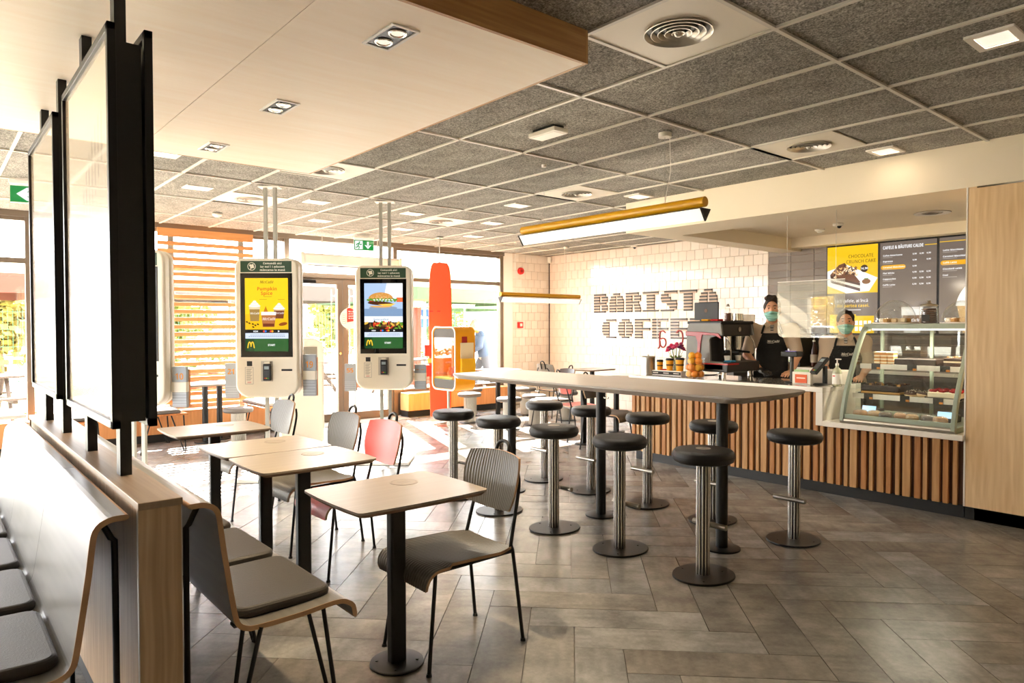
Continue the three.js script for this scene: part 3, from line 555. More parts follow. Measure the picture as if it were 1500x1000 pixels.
function footPaint(g) {
  g.fillStyle = '#1a1a1a'; g.fillRect(0, 610, 512, 42); g.fillStyle = '#fff'; g.font = 'italic bold 26px sans-serif'; g.textAlign = 'left'; g.fillText('VISA', 92, 641);
  g.fillStyle = '#d9462f'; g.beginPath(); g.arc(222, 631, 13, 0, 7); g.fill(); g.fillStyle = '#3a74c8'; g.beginPath(); g.arc(242, 631, 13, 0, 7); g.fill(); g.fillStyle = '#e0382c'; g.beginPath(); g.arc(304, 631, 13, 0, 7); g.fill(); g.fillStyle = '#f0a020'; g.beginPath(); g.arc(322, 631, 13, 0, 7); g.fill(); g.fillStyle = '#fff'; g.fillRect(388, 620, 7, 22); g.fillRect(398, 624, 7, 14);
  g.fillStyle = '#c9d4ea'; g.fillRect(0, 652, 512, 66); g.fillStyle = '#5a6478'; for (const [y, a] of [[672, 60], [690, 40]]) for (let x = a; x < 512 - a; x += 23) g.fillRect(x, y, 16, 6);
  g.fillStyle = '#2c5a2c'; g.fillRect(0, 718, 512, 152); g.fillStyle = '#1d4222'; g.fillRect(0, 718, 104, 152);
  g.strokeStyle = '#f7c331'; g.lineWidth = 13; g.lineCap = 'round'; g.beginPath(); g.moveTo(28, 826); g.quadraticCurveTo(38, 752, 51, 760); g.quadraticCurveTo(64, 768, 66, 815); g.quadraticCurveTo(68, 768, 81, 760); g.quadraticCurveTo(94, 752, 104, 826); g.stroke();
  g.fillStyle = '#fff'; g.font = 'bold 30px sans-serif'; g.textAlign = 'center'; g.fillText('START', 310, 806);
}
const screenA = canvasTex(512, 870, (g, w, h) => {
  g.fillStyle = '#f3c81a'; g.fillRect(0, 0, w, h); g.fillStyle = '#e6b40f'; g.beginPath(); g.moveTo(0, 430); g.lineTo(512, 380); g.lineTo(512, 610); g.lineTo(0, 610); g.fill();
  g.fillStyle = '#5b4a1a'; g.font = 'italic bold 44px serif'; g.textAlign = 'center'; g.fillText('McCafé', 256, 62); g.fillStyle = '#c6501c'; g.font = 'bold 56px sans-serif'; g.fillText('Pumpkin', 262, 146); g.fillText('Spice', 258, 200); g.fillStyle = '#9a7c20'; g.fillRect(220, 218, 100, 5); g.fillRect(170, 250, 90, 5); g.fillRect(390, 250, 80, 5);
  g.fillStyle = '#b5721c'; g.beginPath(); g.moveTo(210, 420); g.lineTo(245, 330); g.lineTo(280, 420); g.fill();
  cupPaint(g, 112, 510, 128, 180, '#9a7a42', '#d6c39a', true); cupPaint(g, 404, 480, 128, 120, '#6d3a22', '#cbb08c', true); cupPaint(g, 278, 580, 176, 180, '#a8683a', '#f6efe2', false);
  g.fillStyle = '#6a2c14'; g.fillRect(212, 540, 132, 34); g.fillStyle = '#3a2412'; for (const [x, y] of [[20, 520], [50, 535], [90, 545], [120, 560], [150, 548], [95, 580]]) { g.beginPath(); g.ellipse(x, y, 14, 9, .4, 0, 7); g.fill(); } g.fillStyle = '#8a4418'; g.beginPath(); g.ellipse(450, 545, 52, 20, -.2, 0, 7); g.fill(); footPaint(g);
});
const screenB = canvasTex(512, 870, (g, w, h) => {
  g.fillStyle = '#a8bfdc'; g.fillRect(0, 0, w, h); g.fillStyle = '#f4f4f4'; g.beginPath(); g.moveTo(300, 0); g.lineTo(512, 0); g.lineTo(512, 250); g.lineTo(270, 150); g.fill(); g.fillStyle = '#dd6a3c'; g.fillRect(430, 190, 82, 60);
  g.fillStyle = '#8795a8'; g.beginPath(); g.ellipse(250, 330, 190, 26, 0, 0, 7); g.fill();
  g.fillStyle = '#c98d45'; g.beginPath(); g.ellipse(220, 210, 165, 88, 0, PI, 0); g.fill(); g.fillStyle = '#e8c68c'; for (let i = 0; i < 60; i++) { const a = PI + rnd() * PI, r = rnd(); g.beginPath(); g.ellipse(220 + Math.cos(a) * 140 * r, 205 + Math.sin(a) * 76 * r, 5, 3, a, 0, 7); g.fill(); }
  g.fillStyle = '#5f8f2c'; for (let i = 0; i < 26; i++) { g.beginPath(); g.ellipse(50 + i * 15, 222 + 10 * Math.sin(i * 1.9), 18, 13, i, 0, 7); g.fill(); } g.fillStyle = '#f5f1e2'; for (let i = 0; i < 7; i++) g.fillRect(120 + i * 40, 214, 24, 12); g.fillStyle = '#b3281c'; g.beginPath(); g.ellipse(120, 250, 60, 12, .2, 0, 7); g.fill(); g.fillStyle = '#4e2c1a'; g.beginPath(); g.ellipse(215, 268, 170, 26, .05, 0, 7); g.fill(); g.fillStyle = '#f0bf4c'; g.beginPath(); g.moveTo(180, 280); g.lineTo(420, 270); g.lineTo(330, 320); g.fill(); g.fillStyle = '#d9a45c'; g.beginPath(); g.ellipse(220, 300, 150, 24, 0, 0, PI); g.fill();
  g.fillStyle = '#7a94b4'; g.fillRect(0, 340, 512, 100); g.fillStyle = '#e3e8ee'; g.fillRect(0, 440, 512, 80); g.fillStyle = '#44607a'; g.font = '30px sans-serif'; g.fillText('Gustul preferat', 120, 492);
  g.fillStyle = '#2d2417'; g.fillRect(0, 520, 512, 90); for (let i = 0; i < 50; i++) { g.fillStyle = ['#6d4a2a', '#5f8f2c', '#c93a24', '#e2b24a', '#3c2414'][i % 5]; g.beginPath(); g.ellipse(rnd() * 512, 525 + rnd() * 80, 34, 14, rnd() * 3, 0, 7); g.fill(); } footPaint(g);
});
K.kiosk = mat({ color: 0xe9e1cf, roughness: .38 });  K.screenBlack = phys({ color: 0x0b0b0c, roughness: .12, clearcoat: 1 });
const noteTex = canvasTex(96, 256, (g) => { g.fillStyle = '#e9e1cf'; g.fillRect(0, 0, 96, 256); g.strokeStyle = '#777'; g.lineWidth = 3; g.strokeRect(6, 70, 84, 176); g.fillStyle = '#1c1c1c'; g.fillRect(24, 4, 56, 52); g.fillStyle = '#8a8478'; for (let i = 0; i < 12; i++) g.fillRect(18, 84 + i * 11, 60 - (i % 3) * 8, 4); g.fillStyle = '#c66'; g.fillRect(28, 222, 40, 4); g.fillRect(28, 232, 40, 4); });
const payTex = canvasTex(64, 128, (g) => { g.fillStyle = '#23262a'; g.fillRect(0, 0, 64, 128); g.fillStyle = '#9fb0b8'; g.fillRect(10, 12, 44, 26); g.fillStyle = '#4a5058'; for (let i = 0; i < 12; i++) g.fillRect(11 + (i % 3) * 15, 52 + (i / 3 | 0) * 13, 11, 8); g.fillStyle = '#c33'; g.fillRect(11, 108, 11, 9); g.fillStyle = '#d9b52c'; g.fillRect(26, 108, 11, 9); g.fillStyle = '#3a3'; g.fillRect(41, 108, 11, 9); });
function kiosk(x, z, screen, label) {
  const o = thing('order_kiosk', label, 'kiosk', [x, 0, z], -.702, 'self-service order kiosks on twin poles');
  const body = rrect(.59, 1.30, [.13, .13, .085, .085], 0, 1.42);
  part(o, 'back_shell', ext(body, .07, .02, 3, 10).translate(0, 0, -.075), K.kiosk); part(o, 'side_groove', ext(rrect(.57, 1.28, [.12, .12, .08, .08], 0, 1.42), .016, 0, 1, 10).translate(0, 0, -.012), K.black, 'dark groove round the edge');
  part(o, 'front_shell', ext(body, .10, .022, 4, 12), K.kiosk, 'cream front shell');
  part(o, 'header_sign', quad(.475, .104, 0, 1.992, .1012), mat({ map: headTex, roughness: .4 }), 'green sign with a leaf badge and white lettering');
  const s = part(o, 'screen_bezel', bb(-.243, .243, 1.15, 1.932, .085, .1015, .004), K.screenBlack, 'black screen surround'); part(s, 'screen', quad(.40, .68, .003, 1.545, .1025), screenMat(screen), 'lit menu screen');
  part(o, 'notice', quad(.085, .225, -.165, 1.005, .1015), mat({ map: noteTex, roughness: .5 }));
  const t = part(o, 'payment_bay', M(bb(-.055, .055, .925, 1.115, .1, .1012)), mat({ color: 0xb9b2a4, roughness: .5 })); part(t, 'payment_terminal', bx(.072, .155, .03, .006, 1.01, .116, .008), mat({ color: 0x23262a, roughness: .4 })); part(t, 'keypad', quad(.062, .14, .006, 1.01, .1316), mat({ map: payTex, roughness: .4 })); part(t, 'terminal_hood', bx(.05, .02, .02, .006, 1.1, .112, .004), K.kiosk);
  part(o, 'receipt_slot', bb(.135, .235, 1.022, 1.04, .098, .1015), K.black);
  for (const sx of [-.045, .045]) part(o, 'pole', bb(sx - .017, sx + .017, .02, CEIL - .006, -.047, -.013, .003), K.polePaint);
  part(o, 'ceiling_plate', bb(-.1, .1, CEIL - .018, CEIL - .008, -.09, .03), K.white); part(o, 'floor_plate', bb(-.27, .27, 0, .03, -.24, .22, .005), K.white);
}
kiosk(2.51, -6.503, screenA, 'cream order kiosk showing a yellow drinks screen'); kiosk(3.742, -6.505, screenB, 'cream order kiosk showing a burger screen'); kiosk(1.365, -6.5, screenA, 'cream order kiosk seen from its edge behind the display panels');
function numberStand(kx, kz, lx, y0, y1, num, holder, label) {
  const c = Math.cos(-.702), s = Math.sin(-.702), o = thing('table_number_stand', label, 'number stand', [kx + c * lx, y0, kz - s * lx], -.702, 'table number stands hung beside the kiosks'), h = y1 - y0;
  const t = canvasTex(128, 336, (g) => { g.fillStyle = '#a6adb5'; g.fillRect(0, 0, 128, 336); g.fillStyle = '#dd8a1e'; g.font = 'bold 74px sans-serif'; g.textAlign = 'center'; if (num) g.fillText(num, 64, 104); else { g.fillRect(16, 60, 36, 8); g.fillRect(76, 60, 36, 8); } g.fillStyle = '#c9cfd6'; for (let i = 0; i < 5; i++) g.fillRect(0, 220 + i * 24, 128, 4); });
  part(o, 'number_card', bb(-.06, .06, 0, h, -.02, .02, .004), mat({ color: 0xa6adb5, roughness: .4, metalness: .2 })); part(o, 'printed_face', quad(.118, h - .006, 0, h / 2, .0206), mat({ map: t, roughness: .4 }), num ? 'grey face with an orange number ' + num : 'grey face with orange marks');
  if (holder) part(o, 'card_holder', bx(.128, .085, .052, 0, h * .5, .004, .006), K.kiosk, 'cream card holder');
  part(o, 'spare_card', bb(-.05, .062, .0, h * .93, -.05, -.026), mat({ color: 0xe0965a, roughness: .6 }));
  part(o, 'bracket', bb(lx > 0 ? -.069 : .05, lx > 0 ? -.05 : .069, h * .45, h * .55, -.016, .012), K.blackMetal);
}
numberStand(2.51, -6.503, -.365, .76, 1.09, '21', false, 'grey stand with number 21 left of the yellow drinks kiosk'); numberStand(2.51, -6.503, .37, .78, 1.17, '19', true, 'grey stand with number 19 right of the yellow drinks kiosk'); numberStand(3.742, -6.505, -.37, .75, 1.04, '55', false, 'grey stand with number 55 left of the burger kiosk'); numberStand(3.742, -6.505, .37, .77, 1.03, '', true, 'grey stand without a readable number right of the burger kiosk'); numberStand(1.365, -6.5, .37, .76, 1.10, '10', true, 'grey stand with number 10 beside the edge-on kiosk');

// ------------------------------------------------------------------ orange board and yellow show case
{
  const o = thing('orange_board', 'tall orange surfboard-shaped totem by the wide window', 'totem', [5.886, 0, -8.62], -.55), s = new THREE.Shape();
  s.moveTo(-.15, .10); s.lineTo(-.168, .9); s.quadraticCurveTo(-.172, 1.6, -.158, 2.05); s.quadraticCurveTo(-.15, 2.36, -.09, 2.38); s.lineTo(.09, 2.38); s.quadraticCurveTo(.15, 2.36, .158, 2.05); s.quadraticCurveTo(.172, 1.6, .168, .9); s.lineTo(.15, .10); s.quadraticCurveTo(0, .03, -.15, .10);
  part(o, 'board', ext(s, .03, .008, 2, 12), mat({ color: 0xf2572a, roughness: .4 }), 'glossy orange front board'); const s2 = s.clone(); part(o, 'back_board', ext(s, .035, .008, 2, 12).translate(.012, 0, -.037), mat({ color: 0xf0a018, roughness: .45 }), 'yellow back board');
  part(o, 'rod', tube([[0, 2.36, -.005], [0, CEIL - .01, -.005]], .008, 10), K.steel); part(o, 'foot_rod', tube([[0, .0, -.005], [0, .1, -.005]], .008, 10), K.steel); part(o, 'ceiling_rose', cy(.06, .06, .012, 0, CEIL - .02, -.005, 24), K.steel); part(o, 'top_cap', bx(.07, .04, .05, 0, 2.37, 0, .01), K.steel); part(o, 'foot_plate', cy(.09, .09, .008, 0, 0, -.005, 24), K.steel);
  for (const y of [1.08, .78]) part(o, 'red_bracket', bx(.12, .17, .08, -.17, y, .035, .004), K.red, 'red bracket'); part(o, 'small_tag', bx(.1, .07, .02, -.14, .93, .04, .004), mat({ color: 0xe8b860, roughness: .5 }));
  part(o, 'hinge', M(bx(.05, .015, .02, -.13, 1.66, .035), bx(.05, .015, .02, -.02, 1.66, .035)), K.red);
}
{
  // shell open to -x (the glazed face), plain yellow side towards +z
  const o = thing('yellow_showcase', 'yellow rounded toy showcase in front of the orange board', 'showcase', [5.69, 0, -8.0], 0), y0 = .55, h = .88, ym = mat({ color: 0xf3a40c, roughness: .4 });
  const outer = rrect(.56, h, .10, 0, y0 + h / 2), hole = rrect(.52, h - .04, .085, 0, y0 + h / 2); outer.holes.push(hole);
  const shell = ext(outer, .34, .004, 1, 10); shell.rotateY(-PI / 2).translate(.17, 0, 0);
  part(o, 'shell', shell, ym, 'yellow shell'); part(o, 'back_panel', ext(rrect(.54, h - .02, .09, 0, y0 + h / 2), .012).rotateY(-PI / 2).translate(.17, 0, 0), ym);
  part(o, 'front_rim', (() => { const a = rrect(.565, h + .005, .10, 0, y0 + h / 2); a.holes.push(rrect(.53, h - .03, .088, 0, y0 + h / 2)); return ext(a, .012, .003, 1, 10).rotateY(-PI / 2).translate(-.165, 0, 0); })(), K.white, 'white rim');
  const band = (ya, yb, r) => ext(rrect(.5, yb - ya, r, 0, (ya + yb) / 2), .01).rotateY(-PI / 2).translate(-.15, 0, 0);
  part(o, 'grey_band', band(y0 + h - .15, y0 + h - .025, [.01, .01, .07, .07]), mat({ color: 0x45413a, roughness: .6 }), 'grey upper band'); part(o, 'grey_band', band(y0 + .025, y0 + .15, [.07, .07, .01, .01]), mat({ color: 0x45413a, roughness: .6 }), 'grey lower band');
  const st = canvasTex(256, 96, (g) => { g.fillStyle = '#f6efe2'; g.fillRect(0, 0, 256, 96); g.fillStyle = '#c8452c'; g.font = 'bold 62px serif'; g.fillText('urpriză', 8, 70); });
  part(o, 'lettered_strip', quad(.5, .1, 0, 0, 0).rotateY(-PI / 2).translate(-.152, y0 + h - .205, 0), mat({ map: st, roughness: .5, side: THREE.DoubleSide }), 'white strip with red letters');
  part(o, 'pane', bb(-.158, -.155, y0 + .15, y0 + h - .15, -.25, .25), K.glass); part(o, 'shelf', bb(-.14, .15, y0 + .17, y0 + .18, -.255, .255), ym);
  part(o, 'red_box', M(bx(.11, .15, .1, 0, y0 + .255, .12, .008), bx(.08, .05, .012, 0, y0 + .35, .12, .004)), K.red, 'small red carton'); part(o, 'yellow_handle', M(tube([[0, y0 + .33, .075], [0, y0 + .40, .09], [0, y0 + .33, .12], [0, y0 + .40, .15], [0, y0 + .33, .165]], .008, 8, 30, true)), K.yellow); part(o, 'orange_toy', M(sph(.05, -.03, y0 + .225, -.03, 14), sph(.03, -.03, y0 + .29, -.03, 12)), mat({ color: 0xe8641c, roughness: .5 }));
  part(o, 'leaflet_pocket', bx(.24, .25, .05, .02, y0 + .32, .305, .01), mat({ color: 0xf2b41e, roughness: .4 }), 'yellow leaflet pocket'); part(o, 'leaflet', bb(-.09, .13, y0 + .4, y0 + .66, .285, .295), mat({ color: 0xe8d3a8, roughness: .7 }), 'cream leaflet'); part(o, 'red_tab', bx(.09, .09, .012, -.02, y0 + .7, .287, .02), mat({ color: 0x9c1c14, roughness: .5 }));
  part(o, 'stand_post', tube([[.05, 0, -.2], [.05, y0 + .01, -.2]], .02, 12), K.steel); part(o, 'stand_foot', cy(.14, .14, .01, .05, 0, -.2, 24), K.steel);
}

// ------------------------------------------------------------------ slatted screen, window boxes, air curtain
{
  const o = thing('slatted_screen', 'horizontal wood slat screen in front of the glazing', 'screen', [2.87, 0, -9.585]);
  for (const x of [-.44, .44]) part(o, 'upright', bb(x - .035, x + .035, .37, 2.66, -.035, -.012), K.polePaint);
  part(o, 'top_board', uvm(bb(-.6, .6, 2.585, 2.69, -.012, .012, .002), 'x'), K.orangeWood); const g = [0, 1, 2].map((i) => uvm(bx(1.2, .05, .024, 0, 0, 0, .002), 'x', i * .3));
  for (let i = 0; i < 22; i++) { const m = part(o, 'slat', g[i % 3], K.orangeWood); m.position.set(0, 2.50 - i * .0965, 0); }
}
function windowBox(x0, x1, label) {
  const o = thing('window_box', label, 'box bench', [0, 0, 0]); let i = 0;
  for (let x = x0; x < x1 - .01; x += .6) part(o, 'front_panel', uvm(bb(x + .001, Math.min(x + .6, x1) - .001, .1, .352, -9.452, -9.435), 'y', i++ * .37), K.orangeWood);
  part(o, 'top_board', uvm(bb(x0, x1, .352, .375, -9.68, -9.43, .003), 'x'), K.orangeWood); part(o, 'plinth', bb(x0, x1, 0, .1, -9.66, -9.455), K.plinth); part(o, 'side_panel', uvm(bb(x0, x0 + .018, .1, .352, -9.68, -9.452), 'y'), K.orangeWood);
}
windowBox(.2, 3.97, 'low wooden box bench under the slatted screen'); windowBox(5.84, 7.95, 'low wooden box bench under the wide window');
{
  const o = thing('air_curtain', 'long white air curtain above the entrance door', 'air curtain', [4.87, 2.30, -9.46]); part(o, 'housing', M(bx(1.54, .17, .22, 0, .095, 0, .04)), K.white); part(o, 'end_cap', M(bx(.06, .185, .235, -.79, .095, 0, .02)), K.whitePlastic); part(o, 'end_cap', M(bx(.06, .185, .235, .79, .095, 0, .02)), K.whitePlastic); part(o, 'outlet_slot', bb(-.7, .7, .006, .012, .02, .08), K.black); part(o, 'hanger', M(tube([[-.45, .17, 0], [-.45, CEIL - 2.31, 0]], .008), tube([[.45, .17, 0], [.45, CEIL - 2.31, 0]], .008)), K.steel);
}
{
  const o = thing('waste_cabinet', 'cream waste cabinet with a rounded hood beside the door', 'cabinet', [3.42, 0, -7.95], -.3); part(o, 'body', bx(.5, .95, .46, 0, .555, 0, .03), K.kiosk); part(o, 'hood', M(ext(rrect(.5, .3, [.01, .01, .14, .14], 0, 1.15), .44, .01, 2, 10).translate(0, 0, -.22)), K.kiosk, 'rounded hood'); part(o, 'plinth', bb(-.22, .22, 0, .09, -.2, .2), K.plinth); part(o, 'flap', bb(-.17, .17, 1.08, 1.2, .215, .226), mat({ color: 0x8c8578, roughness: .4 })); part(o, 'side_label', bb(.248, .253, .6, .85, -.1, .1), mat({ color: 0xe08a3c, roughness: .5 }));
}
const roundTex = canvasTex(256, 256, (g) => { g.fillStyle = '#f6ece2'; g.fillRect(0, 0, 256, 256); g.fillStyle = '#d8322c'; g.beginPath(); g.moveTo(90, 0); g.lineTo(256, 0); g.lineTo(256, 150); g.lineTo(90, 175); g.fill(); g.fillStyle = '#fff'; g.font = 'bold 24px sans-serif'; ['Nu uita', 'să iei', 'numărul', 'de masă'].forEach((t, i) => g.fillText(t, 108, 50 + i * 28)); g.strokeStyle = '#a9a198'; g.lineWidth = 4; g.strokeRect(24, 70, 48, 120); g.fillStyle = '#b8b0a6'; for (let i = 0; i < 4; i++) g.fillRect(32, 84 + i * 25, 32, 8); g.fillStyle = '#d8322c'; g.fillRect(200, 200, 26, 20); });
for (const [x, y, z, l] of [[3.46, 1.58, -9.54, 'round red and white notice hung on the slatted screen'], [4.98, 1.56, -9.72, 'round red and white notice stuck on the entrance door']]) { const o = thing('round_notice', l, 'notice', [x, y, z]); const g = new THREE.CylinderGeometry(.16, .16, .006, 40); g.rotateX(PI / 2); part(o, 'board', clean(g), K.white); part(o, 'print', clean(new THREE.CircleGeometry(.158, 40)).translate(0, 0, .0036), mat({ map: roundTex, roughness: .5 })); }

// ------------------------------------------------------------------ exit signs
const exitTex = (kind) => canvasTex(256, 128, (g) => {
  g.fillStyle = '#0a8a3c'; g.fillRect(0, 0, 256, 128); g.fillStyle = '#fff';
  if (kind === 'down') { g.fillRect(12, 10, 100, 108); g.fillStyle = '#0a8a3c'; g.beginPath(); g.arc(70, 28, 10, 0, 7); g.fill(); g.lineWidth = 12; g.lineCap = 'round'; g.strokeStyle = '#0a8a3c'; for (const l of [[[64, 42], [52, 74], [68, 88], [62, 110]], [[52, 74], [40, 92], [22, 96]], [[62, 44], [40, 50], [32, 66]], [[64, 46], [84, 58], [98, 52]]]) { g.beginPath(); l.forEach((p, i) => i ? g.lineTo(...p) : g.moveTo(...p)); g.stroke(); } g.fillStyle = '#fff'; g.fillRect(170, 18, 22, 56); g.beginPath(); g.moveTo(136, 62); g.lineTo(181, 112); g.lineTo(226, 62); g.lineTo(206, 62); g.lineTo(181, 84); g.lineTo(156, 62); g.fill(); }
  else { g.beginPath(); g.moveTo(40, 64); g.lineTo(110, 12); g.lineTo(150, 12); g.lineTo(110, 48); g.lineTo(236, 48); g.lineTo(236, 80); g.lineTo(110, 80); g.lineTo(150, 116); g.lineTo(110, 116); g.fill(); }
});
for (const [x, z, k, l] of [[4.92, -9.15, 'down', 'green exit sign with running figure and down arrow above the door'], [.75, -7.55, 'left', 'green exit sign with a left arrow behind the display panels']]) {
  const o = thing('exit_sign', l, 'sign', [x, CEIL, z], -.25); part(o, 'housing', bx(.30, .035, .06, 0, -.04, 0, .006), K.white); part(o, 'plate', bb(-.145, .145, -.225, -.06, -.006, .006), mat({ color: 0xe8efe8, roughness: .4 })); part(o, 'pictogram', quad(.286, .143, 0, -.145, .0068), screenMat(exitTex(k), .36), 'white pictogram on green'); part(o, 'stem', bb(-.1, .1, -.03, -.008, -.012, .012), K.white);
}

// ------------------------------------------------------------------ ceiling fixtures
const ringG = (() => { const rings = []; for (let i = 0; i < 5; i++) { const r = .155 - i * .031; rings.push(lathe([[r, -.012], [r - .004, -.014], [r - .022, .018], [r - .019, .02], [r, -.012]], 40)); } rings.push(sph(.022, 0, -.004, 0, 16)); return rings; })();
const ventLabels = ['round ceiling diffuser in a pale panel nearest the oak fascia', 'round ceiling diffuser above the bar stools near the oak wall', 'round ceiling diffuser above the yellow pendant', 'round ceiling diffuser half hidden by the soffit', 'round ceiling diffuser above the yellow drinks kiosk', 'round ceiling diffuser above the burger kiosk side'];
VENTS.forEach(([x, z], i) => {
  const o = thing('ceiling_diffuser', ventLabels[i], 'vent', [x, CEIL, z], 0, 'round ceiling diffusers'); const s = rrect(.585, .585, .003); const hole = new THREE.Path(); hole.absarc(0, 0, .15, 0, PI * 2); s.holes.push(hole);
  part(o, 'panel', ext(s, .008).rotateX(PI / 2).translate(0, .006, 0), mat({ color: 0xe9e1d0, roughness: .5 }), 'pale square panel'); ringG.forEach((g) => part(o, 'ring', g, mat({ color: 0xc9c4b8, roughness: .3, metalness: .6 }))); part(o, 'throat', cy(.15, .15, .02, 0, .006, 0, 32), K.black);
});
const ledSpots = [[3.83, -1.04], [5.63, -2.24], [5.63, -4.64], [5.03, -5.84], [2.03, -7.04], [1.43, -5.84], [3.23, -7.04], [3.83, -8.24], [4.43, -7.04], [5.03, -8.24], [5.63, -7.04], [6.23, -8.24]];
const ledAt = ['above the nearest stools', 'beside the bulkhead near the oak wall', 'beside the bulkhead above the pendant', 'beyond the yellow pendant', 'above the edge-on kiosk', 'just past the soffit edge', 'between two kiosk pole pairs', 'in front of the entrance door', 'right of the burger kiosk poles', 'above the air curtain', 'over the low stools', 'above the wide window'];
ledSpots.forEach(([x, z], i) => {
  const o = thing('ceiling_light', 'small square recessed ceiling light ' + ledAt[i], 'ceiling light', [x, CEIL, z], 0, 'square recessed lights'), s = rrect(.24, .2, .004); s.holes.push(rrect(.17, .135, .003));
  part(o, 'trim', ext(s, .012).rotateX(PI / 2).translate(0, .006, 0), K.white); part(o, 'diffuser', bb(-.087, .087, .002, .008, -.07, .07), K.lampDim, 'glowing diffuser');
  const l = new THREE.RectAreaLight(0xffe9cc, 5, .17, .135); l.position.set(0, -.004, 0); l.rotation.x = -PI / 2; l.name = 'ceiling_light_glow'; o.add(l);
});
{
  const o = thing('emergency_light', 'surface-mounted white emergency light box on the ceiling', 'ceiling light', [3.25, CEIL, -3.46]); part(o, 'housing', bx(.13, .03, .26, 0, -.03, 0, .005), K.whitePlastic); part(o, 'lens', bb(-.05, .05, -.048, -.044, -.11, .11), K.white); part(o, 'mount', bb(-.05, .05, -.016, .004, -.1, .1), K.black);
}
[[1.484, -2.522], [1.49, -3.70], [1.486, -4.80]].forEach(([x, z], i) => {
  const o = thing('twin_downlight', 'recessed twin downlight in the plywood soffit, ' + ['closest to the oak fascia', 'in the middle', 'closest to the windows'][i], 'downlight', [x, SOF.y, z], 0, 'twin downlights in the soffit');
  const s = rrect(.13, .25, .004); s.holes.push(rrect(.105, .225, .002)); part(o, 'trim', ext(s, .006).rotateX(PI / 2), K.white); part(o, 'box', bb(-.053, .053, -.0015, -.0005, -.113, .113), K.black, 'black lamp box');
  for (const dz of [-.055, .055]) { const lamp = part(o, 'lamp_ring', lathe([[.026, -.004], [.034, -.009], [.039, -.005], [.036, -.001], [.026, -.002]], 28).translate(0, 0, dz), K.chrome); part(lamp, 'bulb', cy(.026, .026, .003, 0, -.005, dz, 24), K.lampDim, 'lit lamp face');
    const l = new THREE.SpotLight(0xffe2b8, 2.2, 0, .75, .6); l.position.set(0, -.012, dz); l.target.position.set(0, -2.6, dz); l.castShadow = true; l.shadow.radius = 1; l.name = 'downlight_beam'; o.add(l, l.target); }
});
function dome(x, y, z, label, cam) { const o = thing(cam ? 'dome_camera' : 'smoke_detector', label, cam ? 'camera' : 'smoke detector', [x, y, z]); part(o, 'base', lathe([[0, 0], [.055, 0], [.055, -.02], [.048, -.03], [0, -.03]], 28), K.whitePlastic); part(o, cam ? 'lens_ball' : 'sensor', cam ? sph(.024, .004, -.032, .012, 16) : lathe([[.03, -.03], [.028, -.045], [0, -.048]], 24), cam ? K.black : K.white); }
dome(2.65, CEIL - .002, -8.46, 'white smoke detector on the ceiling near the slatted screen'); dome(8.30, 2.6, -4.05, 'white smoke detector under the bar soffit'); dome(8.02, 2.6, -3.7, 'white dome camera under the bar soffit', true); dome(8.98, CEIL - .002, -7.5, 'white dome camera above the wall lettering', true); dome(4.6, CEIL - .002, -1.05, 'white detector on the ceiling over the floor by the oak wall');
{
  const o = thing('corner_sensor', 'white motion sensor in the corner of the tile walls', 'sensor', [XR - .05, 2.69, FAC + .06], -PI / 4); part(o, 'case', bx(.07, .12, .06, 0, 0, 0, .015), K.whitePlastic); part(o, 'lens', bx(.045, .05, .01, 0, -.015, .033, .008), K.white);
}
{
  const o = thing('round_diffuser', 'round steel diffuser under the bar soffit', 'vent', [8.0, 2.6, -2.72]); part(o, 'flange', lathe([[.10, 0], [.17, -.004], [.165, -.012], [.10, -.006]], 36), K.white); for (const r of [.09, .06, .03]) part(o, 'ring', lathe([[r, -.008], [r + .018, .0], [r + .014, -.001], [r - .003, -.008]], 32), K.steel);
}
{
  const a = thing('fire_sounder', 'round red fire alarm sounder on the tiled return', 'alarm', [8.42, 2.45, FAC]); part(a, 'base', cy(.065, .06, .045, 0, 0, 0, 28).rotateX(PI / 2), K.red); part(a, 'grille', cy(.03, .025, .02, 0, .04, 0, 20).rotateX(PI / 2), mat({ color: 0x9c1510, roughness: .5 }));
  const b = thing('fire_call_point', 'square red fire call point on the tiled return', 'alarm', [8.40, 1.46, FAC + .025]); part(b, 'box', bx(.11, .11, .05, 0, 0, 0, .008), K.red); part(b, 'window', bx(.055, .055, .006, 0, 0, .026, .003), K.white);
}
